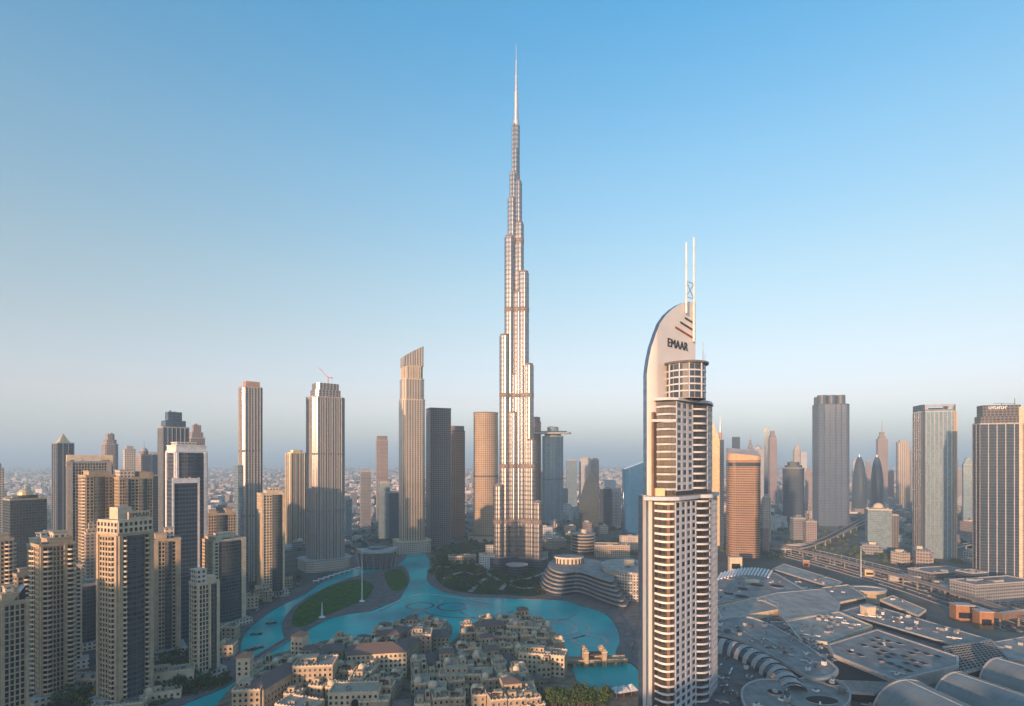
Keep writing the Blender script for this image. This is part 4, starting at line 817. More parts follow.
# portal crowned glass tower
tt = gtower(913, 956, 412, 964, 'f_teal', 'tall grey blue glass tower with a slot cut in its framed crown', 25, .6, 'box', 'none', fins=8, trim='metal'); t, w, d, h, hb = tt
mb = MB()
mb.box(-w / 2 + 2.2, 0, 0, hb + 12, 4.6, d + 1, M['f_navy'], top=M['dgrey']); mb.box(w * .02, -d / 2 + 2.5, hb + .02, hb + 4, w * .84, 4.6, M['f_teal']); mb.box(w * .02, -d / 2 + 2.5, hb + 9, hb + 12.4, w * .86, 5, M['metal'], bottom=True); mb.box(w / 2 - 2.5, 0, hb + .02, hb + 12, 4.6, d - .4, M['f_bronze']); mb.box(-w * .36, -d / 2 + 2.6, hb + 4, hb + 9, w * .1, 4.4, M['metal']); mb.box(w * .36, -d / 2 + 2.6, hb + 4, hb + 9, w * .14, 4.4, M['metal'])
mb.build('framed_crown', t); mb = MB(); mb.prism(rect(w * .6, d * .6, 0, 3), hb, hb + 7, M['dglass'], M['dgrey']); mb.build('penthouse', t)
mb = MB(); mb.prism(rect(5, d * 1.02, w / 2 - 1, -.6), 0, hb, M['f_lattice'], M['lgrey']); mb.build('side_strip', t)
# far right lettered tower
tt = gtower(973, 1023, 424, 748, 'f_navy', 'dark glass tower with pale vertical piers and lettered top at the right frame edge', 26, .35, 'box', 'none', fins=5, trim='lgrey'); t, w, d, h, hb = tt
mb = MB(); mb.prism(rect(w * .94, d * .94), hb, hb + 10, M['f_dark'], M['dgrey']); mb.prism(rect(w * .88, d * .9, w * .02, 0), hb + 10, hb + 25, M['f_dark'], M['dgrey']); mb.build('crown', t)
mb = MB(); mb.box(w * .46, 0, 0, hb + 22, w * .1, d * 1.04, M['cream']); mb.build('beige_flank', t)
for i in range(9):
    mb = MB(); x = -w * .28 + i * w * .048; k_ = i % 3; mb.box(x, -d * .47, hb + 19.5, hb + 23.5, .8, .5, M['white']); mb.box(x + 1.0, -d * .472, hb + (19.5, 21.2, 22.7)[k_], hb + (20.3, 22, 23.5)[k_], 2.0, .4, M['white'], bottom=True); mb.build('sign_letter', t)
mb = MB(); mb.bar((w * .1, 0, hb + 25), (w * .1, 0, hb + 28), .6, .6, M['dgrey']); mb.bar((-w * .1, 0, hb + 28), (w * .42, 0, hb + 27), .5, .5, M['dgrey']); mb.bar((w * .4, 0, hb + 25), (w * .4, 0, hb + 34), .5, .5, M['dgrey']); mb.build('cleaning_cradle', t)
gtower(1019, 1050, 418, 775, 'f_lattice', 'beige lattice tower at the right frame edge behind the lettered tower', 10, .8, 'box', 'pent', trim='cream')
# ================================================================ OLD TOWN QUARTER ON THE LAKE
def arched(w, h, n=5):
    pts = [(-w / 2, 0), (w / 2, 0), (w / 2, h - w / 2)]
    return pts + [(w / 2 * math.cos(math.pi * i / n), h - w / 2 + w / 2 * math.sin(math.pi * i / n)) for i in range(1, n)] + [(-w / 2, h - w / 2)]
PANE = {}
def pane_mesh(w, h, m, arch=True, dep=0.35):
    key = (round(w, 1), round(h, 1), m.name, arch)
    if key not in PANE:
        mb = MB(); a = arched(w, h) if arch else [(-w / 2, 0), (w / 2, 0), (w / 2, h), (-w / 2, h)]; mb.face([(x, -0.06, z) for x, z in a], m)
        fr = [(x * 1.22, z * 1.08 - .1) for x, z in a]                       # a raised surround round the opening
        for i in range(len(a)): j = (i + 1) % len(a); mb.face([(fr[i][0], -.22, fr[i][1]), (fr[j][0], -.22, fr[j][1]), (a[j][0], -.22, a[j][1]), (a[i][0], -.22, a[i][1])], M['cream']); mb.face([(a[i][0], -.22, a[i][1]), (a[j][0], -.22, a[j][1]), (a[j][0], -.06, a[j][1]), (a[i][0], -.06, a[i][1])], M['cream']); mb.face([(fr[j][0], -.22, fr[j][1]), (fr[i][0], -.22, fr[i][1]), (fr[i][0], 0, fr[i][1]), (fr[j][0], 0, fr[j][1])], M['cream'])
        o = mb.build('window'); PANE[key] = o.data; bpy.data.objects.remove(o)
    return PANE[key]
def win_rows(t, w, d, z0, floors, rr, ox=0, oy=0, fh=3.6, sp=3.3, faces=(0, 1, 2, 3), ww=1.7, wh=2.1, arch=True, cap=60, name='window', mats=('glass', 'curtainw')):
    n = 0
    for fc in faces:
        L, D_ = (w, d) if fc % 2 == 0 else (d, w); nc = max(1, int(L / sp)); a = fc * math.pi / 2
        for j in range(floors):
            for i in range(nc):
                if n >= cap: return
                x = -L / 2 + L * (i + .5) / nc; o = bpy.data.objects.new(name, pane_mesh(ww, wh, M[rr.choice(mats)], arch)); COL.objects.link(o); o.parent = t
                o.location = (ox + x * math.cos(a) + D_ / 2 * math.sin(a), oy + x * math.sin(a) - D_ / 2 * math.cos(a), z0 + fh * j + .9); o.rotation_euler = (0, 0, a); n += 1
def crenel(t, poly, z, m, h=1.3):
    mb = MB()
    if area(poly) < 0: poly = poly[::-1]
    for i in range(len(poly)):
        a, b = poly[i], poly[(i + 1) % len(poly)]; L = math.hypot(b[0] - a[0], b[1] - a[1]); ang_ = math.atan2(b[1] - a[1], b[0] - a[0]); q = max(1, int(L / 2.4))
        mb.box((a[0] + b[0]) / 2, (a[1] + b[1]) / 2, z - .3 + .003 * i, z + .75 + .003 * i, L, .5, m, ang_)
        for k in range(q): f = (k + .5) / q; mb.box(a[0] + (b[0] - a[0]) * f, a[1] + (b[1] - a[1]) * f, z + .7, z + h, .9, .42, m, ang_)
    mb.build('parapet', t)
def hip(t, w, d, z, h, m, ox=0, oy=0, ov=.9):
    a, b = w / 2 + ov, d / 2 + ov; r = min(a, b); mb = MB(); c = [(ox - a, oy - b, z), (ox + a, oy - b, z), (ox + a, oy + b, z), (ox - a, oy + b, z)]
    r0, r1 = ((ox - a + r, oy, z + h), (ox + a - r, oy, z + h)) if a > b else ((ox, oy - b + r, z + h), (ox, oy + b - r, z + h))
    if a > b: fs = [(c[0], c[1], r1, r0), (c[1], c[2], r1), (c[2], c[3], r0, r1), (c[3], c[0], r0)]
    else: fs = [(c[0], c[1], r0), (c[1], c[2], r1, r0), (c[2], c[3], r1), (c[3], c[0], r0, r1)]
    for f in fs: mb.face(f, m)
    mb.face(c[::-1], m); mb.build('roof', t)
def old_house(kind, w, d, fl, rr, wall, name='town_house', label='', x=0, y=0, rot=0, group=None, cap=40):
    t = empty(name, label, 'house' if fl < 6 else 'building', x, y, rot, group, z=1.0); h = 1.5 + fl * 3.6; m = M[wall]
    mb = MB(); mb.prism(rect(w, d), -1, h, m, M['sand']); mb.build('wall', t); win_rows(t, w, d, .8, fl, rr, cap=cap)
    if 'hip' in kind: hip(t, w, d, h + .02, min(w, d) * .24, M['tile'])
    else: crenel(t, rect(w, d), h, M['cream'])
    if 'wing' in kind:
        mb = MB(); mb.prism(rect(w * .6, d * .5, w * .42, -d * .42), -1, h - 4.5, M['sand'], M['sand']); mb.build('wing', t); crenel(t, rect(w * .6, d * .5, w * .42, -d * .42), h - 4.5, M['cream'])
        win_rows(t, w * .6, d * .5, .8, max(1, fl - 1), rr, w * .42, -d * .42, faces=(0, 1), cap=12, ww=1.5)
    if 'room' in kind:
        mb = MB(); mb.prism(rect(w * .42, d * .45, -w * .18, d * .12), h, h + 3.4, M['beige'], M['sand']); mb.build('roof_room', t); win_rows(t, w * .42, d * .45, h, 1, rr, -w * .18, d * .12, faces=(0, 1), cap=4, ww=1.4, wh=1.7)
    if 'wind' in kind:
        mb = MB(); mb.box(w * .28, d * .2, h, h + 6.5, 3.4, 3.4, M['beige'], v0=0); mb.build('wind_tower', t); m2 = MB()
        for a in range(4): c_, s_ = math.cos(a * math.pi / 2), math.sin(a * math.pi / 2); m2.box(w * .28 + 1.72 * s_, d * .2 - 1.72 * c_, h + 3, h + 5.8, 1.9, .12, M['glass'], a * math.pi / 2)
        m2.build('louvre', t)
    if 'dome' in kind:
        mb = MB(); mb.prism(ell(5, 5, 12, -w * .25, -d * .22), h, h + 1.8, M['cream']); mb.dome(-w * .25, -d * .22, h + 1.8, 2.5, M['cream'], 12, 4); mb.build('dome', t)
    if 'pergola' in kind:
        mb = MB()
        for i in range(6): mb.box(w * .05 + i * .8, -d * .2, h + 2.5, h + 2.7, .2, 4.2, M['wood'], bottom=True)
        for sx in (0, 4): mb.box(w * .05 + sx, -d * .2 - 2, h, h + 2.5, .25, .25, M['wood']); mb.box(w * .05 + sx, -d * .2 + 2, h, h + 2.5, .25, .25, M['wood'])
        mb.build('pergola', t)
    roof_kit(t, w * .8, d * .8, h, rr.randint(0, 999), 'grey', 3) if 'hip' not in kind else None
    return t
rr = random.Random(11)
def big(px, py, w, d, fl, rot, kind, wall, label, cap=70):
    x, y = at(px, py, 1.0); n_ = max(1, round(max(w, d) / min(w, d))); L_ = max(w, d) / n_
    for q in range(n_):
        o_ = -max(w, d) / 2 + L_ * (q + .5); a_ = R(rot) + (0 if w >= d else math.pi / 2); FOOT.append((x + o_ * math.cos(a_), y + o_ * math.sin(a_), min(w, d) * .46))
    return old_house(kind, w, d, fl, rr, wall, 'old_town_building', label, x, y, R(rot), cap=cap)
a = big(250, 716, 17, 16, 5, 8, 'room', 'beige', 'beige corner block with a warm terracotta turret at the west tip of the old town')
x, y = at(245, 697, 1); t = empty('turret', 'square sunlit turret with terracotta roof at the west tip of the old town', 'turret', x, y, R(8), z=1.0); mb = MB(); mb.prism(rect(9, 9), -1, 29, M['cream']); mb.build('wall', t); hip(t, 9, 9, 29, 3.5, M['terra']); win_rows(t, 9, 9, 16, 3, rr, faces=(0, 1, 3), cap=14)
FOOT.append((x, y, 6))
big(275, 704, 16, 44, 5, -14, 'hip', 'beige', 'long beige block with a dark hipped roof running up to the lake walkway')
big(316, 694, 27, 20, 6, 6, 'room', 'beige', 'tall beige block with a dark roof terrace in the middle of the western old town')
x, y = at(300, 664, 1); t = empty('turret', 'low turret with terracotta roof nearest the walkway over the lake', 'turret', x, y, R(-10), z=1.0); mb = MB(); mb.prism(rect(10, 10), -1, 24, M['cream']); mb.build('wall', t); hip(t, 10, 10, 24, 3.5, M['terra']); win_rows(t, 10, 10, 9, 3, rr, faces=(0, 3), cap=12); FOOT.append((x, y, 6))
big(333, 668, 16, 16, 4, 12, 'hip', 'sand', 'square sand coloured house with hipped roof between the tall block and the big hotel wing')
big(378, 674, 44, 22, 5, 10, 'hip', 'cream', 'broad cream hotel wing with hipped brown roof facing the open water')
big(356, 712, 32, 17, 4, 4, 'wing', 'cream', 'cream gate building with a tall dark archway and lettered sign')
x, y = at(359, 707.5, 1); mb = MB(); ar = arched(5.4, 13); mb.face([(p, -.2, q) for p, q in ar], M['glass'])
for i in range(len(ar)): j = (i + 1) % len(ar); s1 = 1.2; mb.face([(ar[i][0] * s1, -.5, ar[i][1] * 1.05), (ar[j][0] * s1, -.5, ar[j][1] * 1.05), (ar[j][0], -.5, ar[j][1]), (ar[i][0], -.5, ar[i][1])], M['beige']); mb.face([(ar[j][0] * s1, -.5, ar[j][1] * 1.05), (ar[i][0] * s1, -.5, ar[i][1] * 1.05), (ar[i][0] * s1, .3, ar[i][1] * 1.05), (ar[j][0] * s1, .3, ar[j][1] * 1.05)], M['beige'])
o = mb.build('archway', bpy.data.objects['old_town_building.005'] if 'old_town_building.005' in bpy.data.objects else None, (1.5, -8.9, -.5))
big(300, 722, 26, 15, 3, -18, 'flat', 'beige', 'low block with a dark flat roof in front of the tall beige block', 30)
big(405, 664, 15, 30, 4, -12, 'hip', 'beige', 'narrow hipped roof block on the water edge left of the small canal')
big(392, 650, 26, 14, 4, 14, 'hip room', 'sand', 'hipped roof block with arcade along the northern quay')
big(422, 655, 16, 18, 5, 4, 'room', 'pink', 'rose coloured square block just left of the small canal')
big(440, 648, 14, 18, 3, 14, 'hip', 'beige', 'small hipped roof house on the tip beside the small canal')
big(543, 672, 36, 15, 4, -14, 'room', 'cream', 'cream arcaded hotel wing with rows of arched windows nearest the stone bridge')
big(466, 689, 38, 13, 3, 2, 'room', 'beige', 'low arcade building with a row of arches in the middle of the eastern old town')
big(488, 641, 26, 13, 4, 22, 'hip', 'sand', 'northernmost wing of the courtyard ring on the lake')
big(524, 643, 30, 12, 4, -12, 'dome room', 'beige', 'domed wing of the courtyard ring facing the fountain rings')
KIND = ['room wind', 'wing dome', 'wing room', 'pergola room', 'hip', 'room dome pergola', 'wing hip', 'room']
DESC = ['beige old town house with a square wind tower and roof room', 'old town house with a small white dome and lower wing', 'stepped beige old town house with roof room and wing', 'flat roofed old town house with roof room and pergola',
        'old town house under a hipped brown roof', 'old town house with dome, pergola and roof room', 'hipped roof old town house with a low side wing', 'plain beige old town house with one roof room']
protos = []
for i, (k, ds) in enumerate(zip(KIND, DESC)):
    t = old_house(k, rr.uniform(9, 13), rr.uniform(8, 11.5), rr.choice((2, 3, 3, 4)), rr, rr.choice(('beige', 'sand', 'cream', 'beige')), 'town_house', ds, 0, 0, 0, 'houses of the old town on the lake', cap=26)
    remember(t); protos.append([t, False])
reg = [P((408, 706), (416, 672), (440, 664), (458, 652), (466, 638), (486, 626), (530, 627), (550, 640), (562, 655), (546, 672), (538, 690), (535, 722), (400, 722)), P((236, 712), (245, 690), (262, 680), (300, 668), (340, 654), (395, 637), (436, 627), (447, 639), (425, 658), (405, 672), (395, 700), (370, 722), (240, 722))]
COURT = [at(498, 648), at(520, 655), at(480, 700), at(508, 642), at(455, 707), at(470, 660)]
cells = []
for ri, rg in enumerate(reg):
    th = R(12 if ri == 0 else -6); xs = [p[0] for p in rg]; ys = [p[1] for p in rg]
    for i in range(-20, 20):
        for j in range(-20, 20):
            cx, cy = sum(xs) / len(xs) + i * 11.8 * math.cos(th) - j * 12.2 * math.sin(th), sum(ys) / len(ys) + i * 11.8 * math.sin(th) + j * 12.2 * math.cos(th)
            if inside((cx, cy), rg) and all((cx - a) ** 2 + (cy - b) ** 2 > 90 for a, b in COURT): cells.append((cx + rr.uniform(-1.5, 1.5), cy + rr.uniform(-1.5, 1.5), th))
OLD = []
for cx, cy, th in cells:
    if not free(cx, cy, 3.5) or rr.random() < .13: continue
    k = rr.randrange(8); p = protos[k]; rot = th + rr.choice((0, 0, 1, 3)) * math.pi / 2 + rr.uniform(-.12, .12); sc_ = rr.uniform(.9, 1.1); OLD.append((cx, cy))
    if not p[1]: p[0].location = (cx, cy, 1.0); p[0].rotation_euler.z = rot; p[1] = True
    else: copy_tree(p[0], (cx, cy, 1.0), rot, (sc_, sc_, rr.uniform(.85, 1.2)))
for c in OLD: FOOT.append((*c, 5))
for p in protos:
    if not p[1]:
        for q in family(p[0]): bpy.data.objects.remove(q)
x, y = at(455, 707, 1.1); t = empty('swimming_pool', 'narrow bright blue swimming pool between old town houses', 'pool', x, y, R(-4), z=1.01)
mb = MB(); mb.prism(rect(9, 26), 0, .35, M['cream'], M['cream']); mb.build('coping', t); mb = MB(); mb.prism(rect(7, 24), .352, .36, M['poolblue']); mb.build('pool_water', t)
# stone bridge with two pairs of towers
a, b = at(563, 661, 4), at(624, 659, 4); L = math.hypot(b[0] - a[0], b[1] - a[1]); t = empty('stone_bridge', 'sand stone arched bridge with four small towers beside the lower pool', 'bridge', (a[0] + b[0]) / 2, (a[1] + b[1]) / 2, math.atan2(b[1] - a[1], b[0] - a[0]))
mb = MB(); mb.box(0, 0, 3.2, 4.6, L + 4, 9, M['sand'], bottom=True); mb.build('deck', t)
for i in range(7): mb = MB(); mb.box(-L / 2 + L * i / 6, 0, 0, 3.2, 2.6, 8, M['sand']); mb.build('pier', t)
for sy in (-1, 1): mb = MB(); mb.box(0, sy * 4.4, 4.6, 5.8, L + 4, .5, M['beige']); mb.build('parapet', t)
for sx in (-1, 1):
    for sy in (-1, 1): mb = MB(); mb.box(sx * 7.5, sy * 4.8, 0, 12, 3.6, 3.6, M['beige']); mb.box(sx * 7.5, sy * 4.8, 12, 12.9, 4.4, 4.4, M['cream'], bottom=True); mb.box(sx * 7.5, sy * 4.8, 12.9, 14.6, 2.4, 2.4, M['sand']); mb.build('bridge_tower', t)
mb = MB(); mb.box(0, 0, 9, 10, 14, 7, M['wood'], bottom=True); mb.build('bridge_roof', t)

# ================================================================ WATERFRONT LANDMARKS
x, y = at(376, 571, 0); y += 26; x = onY(377, y); t = empty('opera_house', 'dhow shaped dark glass opera house with a pale swept roof', 'theatre', x, y, R(14)); FOOT.append((x, y, 40))
hull = [(31 * math.cos(a_) * (1 if math.cos(a_) > 0 else .95), 22 * math.sin(a_)) for a_ in [2 * math.pi * i / 32 for i in range(32)]]
mb = MB(); b0, b1 = sc(hull, .82), hull; n = len(hull); u_ = 0
for i in range(n): j = (i + 1) % n; Ls = math.hypot(hull[j][0] - hull[i][0], hull[j][1] - hull[i][1]); mb.face([(*b0[i], 0), (*b0[j], 0), (*b1[j], 25 + 3 * (b1[j][0] / 31) ** 2), (*b1[i], 25 + 3 * (b1[i][0] / 31) ** 2)], M['f_dark'], [(u_, 0), (u_ + Ls, 0), (u_ + Ls, 26), (u_, 26)]); u_ += Ls
mb.build('wall', t); mb = MB(); hr = sc(hull, 1.07); mb.prism(hr, 25.2, 27, M['metal'], M['lgrey'], bottom=True, z1s=[26.6 + 4.5 * (p[0] / 31) ** 2 for p in hr]); mb.build('roof', t)
mb = MB(); mb.prism(sc(hull, .45), 27, 32, M['f_blue'], M['lgrey']); mb.prism(rect(22, 8, 4, -3), 32.002, 33.5, M['rooflight']); mb.build('stage_house', t)
for q in range(10): mb = MB(); a_ = math.pi * (1 + q / 9); mb.bar((27 * math.cos(a_), 19 * math.sin(a_), 0), (32.5 * math.cos(a_), 23 * math.sin(a_), 26.4), .6, .6, M['metal']); mb.build('column', t)
for px, py, hh, lb in ((362, 602, 62, 'tall white flagpole on the lawn promenade'), (322, 618, 16, 'small white spire sculpture standing on the lawn')):
    x, y = at(px, py); t = empty('flagpole' if hh > 40 else 'sculpture', lb, 'flagpole' if hh > 40 else 'sculpture', x, y, z=.9)
    mb = MB(); mb.cone(0, 0, 0, 1.2, 3.6, 2.2, M['white'], 12); mb.build('base', t); mb = MB(); mb.cone(0, 0, 1.2, hh, .8 if hh > 40 else 1.1, .25, M['white'], 10); mb.build('pole' if hh > 40 else 'spire', t)
# arcade shelters along the round promenade
for i in range(9):
    q = at(316 + i * 5.2, 584 - i * 1.9 + (i * i) * .03); t = empty('shade_canopy', 'small white shade canopy in the row along the lawn promenade', 'canopy', q[0], q[1], R(i * 6), 'shade canopies on the lawn promenade', z=.9)
    mb = MB(); mb.prism(rrect(9, 6, 2), 3.4, 3.9, M['white'], bottom=True); mb.build('roof', t)
    for sx in (-3.4, 3.4): m2 = MB(); m2.cone(sx, 0, 0, 3.4, .25, .25, M['white'], 6); m2.build('post', t)
# floating fountain line and fountain rings
for pts, lb in (((381, 611), (400, 601), (422, 594.5)), 'left arm of the thin pale fountain pipe across the lake'), (((427, 594.5), (450, 597), (490, 603.5)), 'right arm of the thin pale fountain pipe across the lake'):
    ln = smoothp([at(*p) for p in pts], closed=False, k=6); mb = MB(); strip(mb, ln, -1.1, 1.1, .26, .9, M['pink'] if 0 else M['lgrey']); tag(mb.build('fountain_pipe'), lb, 'fountain')
def ring(px, py, r, wd, lb, a0=0, a1=360):
    x, y = at(px, py); ln = [(x + r * math.cos(R(a0 + (a1 - a0) * i / 40)), y + r * math.sin(R(a0 + (a1 - a0) * i / 40))) for i in range(41)]; mb = MB(); strip(mb, ln, -wd, wd, .26, .36, M['ringm']); tag(mb.build('fountain_ring'), lb, 'fountain')
M['ringm'] = m_water('fountain_deck', (0.01, 0.10, 0.13), (0.02, 0.13, 0.16), 0.1)
ring(556, 629, 20, 2.2, 'inner dark fountain ring on the eastern basin'); ring(556, 629, 33, 1.2, 'outer thin fountain ring on the eastern basin'); ring(590, 641, 15, 2.0, 'small fountain ring nearest the stone bridge'); ring(420, 606, 15, 1.8, 'dark fountain ring on the western basin'); ring(453, 607, 17, 1.6, 'dark fountain ring in the middle of the lake')
ring(520, 606, 70, 1.4, 'long curved fountain arc in front of the tallest tower', 200, 330); ring(470, 604, 58, 1.2, 'thin curved fountain arc on the western half of the lake', 210, 330)
# boats
for px, py, rot, lb in ((271, 624, 20, 'dark wooden boat farthest up the western water arm'), (256, 635, 12, 'dark wooden boat in the middle of the western water arm'), (250, 651, 30, 'left of two dark boats moored close together near the walkway'), (257, 649, 34, 'right of two dark boats moored close together near the walkway'), (441, 603, 80, 'tiny white boat beside the fountain pipe')):
    x, y = at(px, py); t = empty('boat', lb, 'boat', x, y, R(rot), z=.2); wm = M['white'] if 'white' in lb else M['wood']; mb = MB()
    sec = [(-5, .5, 1.5), (-4, 1.2, 1.1), (0, 1.5, .9), (4, 1.1, 1.2), (5.6, .05, 1.9)]
    for (xa, wa, ha), (xb, wb, hb_) in zip(sec, sec[1:]):
        for sg in (-1, 1): q = [(xa, 0, 0), (xb, 0, 0), (xb, sg * wb, hb_), (xa, sg * wa, ha)]; mb.face(q if sg < 0 else q[::-1], wm)
        mb.face([(xa, -wa, .6), (xb, -wb, .6), (xb, wb, .6), (xa, wa, .6)], M['canvas'])
    mb.build('hull', t); mb = MB(); mb.prism(rect(5.5, 2.4), 2.9, 3.1, M['canvas'], bottom=True); mb.build('canopy', t)
    for sx in (-2.5, 2.5):
        for sy in (-1, 1): m2 = MB(); m2.box(sx, sy, .6, 2.9, .12, .12, wm); m2.build('post', t)
# ================================================================ THE WATERFRONT MALL
def big_poly(pts, z, k=4, smooth=True):
    p = [at(a, b, z) for a, b in pts]; return smoothp(p, k=k) if smooth else p
def rel(poly, c): return [(p[0] - c[0], p[1] - c[1]) for p in poly]
def cen(poly): return (sum(p[0] for p in poly) / len(poly), sum(p[1] for p in poly) / len(poly))
top0 = big_poly([(553, 562), (580, 560), (600, 563), (612, 574), (612, 582), (598, 579), (580, 573), (562, 574), (550, 569)], 26)
c = cen(top0); t = empty('terraced_mall_front', 'curved mall front with wavy white terrace edges above the lake', 'building', *c); FOOT.append((*c, 55))
base = rel(top0, c); core = MB(); core.prism(base, 0, 27, M['dglass'], M['roofgrey']); core.build('glass_wall', t)
for i in range(6):
    f = 1.30 - .055 * i; pl = [(p[0] * f + (5 - i) * 1.2 * max(0, p[0] / 40), p[1] * f - (5 - i) * .9 * max(0, p[0] / 40)) for p in base]
    mb = MB(); mb.prism(pl, 3.5 + 4.6 * i, 5.4 + 4.6 * i, M['grey'], M['roofgrey'], bottom=True); mb.build('terrace_edge', t)  # white edges painted grey, the shade on this front is in the colour
    m2 = MB(); m2.prism([(p[0] * (f - .05) + (5 - i) * 1.1 * max(0, p[0] / 40), p[1] * (f - .05) - (5 - i) * .85 * max(0, p[0] / 40)) for p in base], .1 + 4.6 * i if i else 0, 3.49 + 4.6 * i, M['f_navy']); m2.build('shop_glazing', t)
x, y = at(569, 563, 28); t = empty('round_pavilion', 'round sunlit cream pavilion on the roof of the wavy mall front', 'pavilion', x, y, z=27.2); mb = MB(); mb.prism(ell(38, 26, 28), 0, 9, M['cream'], M['roofgrey']); mb.build('wall', t)
for i in range(12): a_ = math.pi + math.pi * i / 11; mb = MB(); mb.box(19.1 * math.cos(a_), 13.1 * math.sin(a_), 1, 7.5, 1.6, .8, M['dglass'], a_ + math.pi / 2); mb.build('window', t)
mb = MB(); mb.prism(ell(40, 28, 28), 9, 10, M['white'], M['roofgrey'], bottom=True); mb.build('roof_rim', t)
# round cinema drum right of it, mostly hidden behind the white tower
for px, py, w_, d_, h_, lb in ((632, 596, 66, 90, 34, 'big pale drum with flat roof between the wavy mall front and white hotel tower'), (583, 550, 40, 46, 34, 'banded curved office block with a bright round rooftop behind the wavy mall front')):
    x, y = at(px, py, 0 if py > 560 else 4); t = empty('curved_block', lb, 'building', x, y + (18 if py > 560 else 0)); FOOT.append((x, y, 36))
    mb = MB(); mb.prism(ell(w_, d_, 36), 0, h_, M['f_cream'] if h_ == 34 and py > 560 else M['f_navy'], M['roofgrey']); mb.build('wall', t)
    for i in range(3 if py > 560 else 6): mb = MB(); mb.prism(ell(w_ + 5 - (i if py > 560 else 0), d_ + 5, 36), h_ * (i + 1) / (3 if py > 560 else 6) - 1.4, h_ * (i + 1) / (3 if py > 560 else 6) + .3, M['metal'] if py > 560 else M['beige'], M['rooflight'], bottom=True); mb.build('band', t)
    mb = MB(); mb.prism(ell(14, 12, 20), h_ + .32, h_ + 8, M['cream'], M['lgrey']); mb.build('roof_room', t); roof_kit(t, w_ * .6, d_ * .5, h_ + .3, 5)
for i, (px, py, w_, d_, h_, rot, mk, lb) in enumerate(((612, 556, 60, 30, 20, -8, 'rooflight', 'wide low mall roof with a sunlit pinkish edge behind the wavy front'), (632, 549, 44, 16, 24, 4, 'lgrey', 'long low colonnaded hall below the blue mirror tower'), (555, 548, 40, 22, 16, 10, 'roofgrey', 'grey low block at the right foot of the tallest tower'), (540, 560, 26, 16, 12, -6, 'roofgrey', 'small grey service block at the right foot of the tallest tower'), (462, 563, 44, 16, 12, 12, 'roofgrey', 'low grey pavilion in the park left of the tallest tower'), (487, 567, 24, 20, 20, 8, 'cream', 'stepped cream low rise block at the left foot of the tallest tower'))):
    x, y = at(px, py); t = empty('low_block', lb, 'building', x, y, R(rot)); FOOT.append((x, y, max(w_, d_) * .5)); mb = MB(); mb.prism(rect(w_, d_), 0, h_, M['f_white' if i % 2 else 'f_beige'], M[mk]); mb.build('wall', t); parapet(t, rect(w_ + .4, d_ + .4), h_ - .3, 1.3, M['cream']); roof_kit(t, w_, d_, h_, i, n=8)
    if i == 5: mb = MB(); mb.prism(rect(w_ * .5, d_ * .5, 4, 3), h_, h_ + 14, M['f_cream'], M['cream']); mb.build('upper_block', t)
    if i == 1:
        for q in range(14): mb = MB(); mb.box(-w_ / 2 + 1.5 + q * 3.15, -d_ / 2 - 1.2, 0, h_, .9, 1.2, M['cream']); mb.build('column', t)

lowz = lambda z: 12 + (z - 12) * .45 if z > 12 else z
# ================================================================ THE BIG SHOPPING MALL, RIGHT
def roof_block(name, label, pts, z, wall, roof, smooth=False, base=0.0, lip=1.2, cat='building', zs=None, lipm='lgrey', kit=0):
    z = lowz(z)
    p = big_poly(pts, z, smooth=smooth)
    if area(p) < 0: p = p[::-1]
    c = cen(p); t = empty(name, label, cat, *c); q = rel(p, c); mb = MB(); mb.prism(q, base, z, M[wall], M[roof]); mb.build('wall', t)
    if lip:
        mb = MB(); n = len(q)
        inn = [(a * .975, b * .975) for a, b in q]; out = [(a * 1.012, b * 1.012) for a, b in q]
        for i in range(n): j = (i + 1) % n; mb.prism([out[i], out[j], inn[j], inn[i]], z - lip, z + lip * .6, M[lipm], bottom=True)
        mb.build('parapet', t)
    if kit:
        xs = [a for a, b in q]; ys = [b for a, b in q]; k = random.Random(kit)
        for _ in range(kit):
            for _t in range(20):
                xx, yy = k.uniform(min(xs), max(xs)), k.uniform(min(ys), max(ys))
                if inside((xx, yy), [(a * .85, b * .85) for a, b in q]): break
            else: continue
            mb = MB(); w1, d1, h1 = k.uniform(1.5, 5), k.uniform(1.5, 4), k.uniform(.8, 2.8); mb.box(0, 0, 0, h1, w1, d1, M[k.choice(('lgrey', 'metal', 'grey', 'white', 'dgrey'))]); mb.box(0, 0, h1, h1 + .4, w1 * .6, d1 * .6, M['dgrey']); mb.build('air_handler', t, (xx, yy, z)).rotation_euler = (0, 0, k.uniform(0, 1))
            if _ % 3 == 0: mb = MB(); mb.box(0, 0, 0.3, 1.1, k.uniform(6, 16), .9, M['metal'], bottom=True); mb.build('duct', t, (xx + 1, yy + 1, z)).rotation_euler = (0, 0, k.choice((-.55, -.5, 1.0, 1.05)))
    return t, q, c
M['basegrey'] = panels('mall_base_roof', (0.13, 0.12, 0.12), 7.0, 5.0)
mall_base, _, _ = roof_block('shopping_mall', 'sprawling grey base of the shopping mall under all the shaped roofs', [(700, 598), (724, 585), (775, 572), (800, 574), (870, 604), (935, 622), (1050, 655), (1060, 760), (650, 760), (690, 650)], 12, 'f_beige', 'basegrey', lip=0, kit=190)
t, q, c = roof_block('mall_roof', 'large blue grey mall roof pierced by oval skylights, nearest the orange hotel block', [(712, 585), (722, 577), (775, 573), (805, 590), (770, 596), (724, 602), (706, 606)], 22, 'beige', 'roofgrey', kit=16)
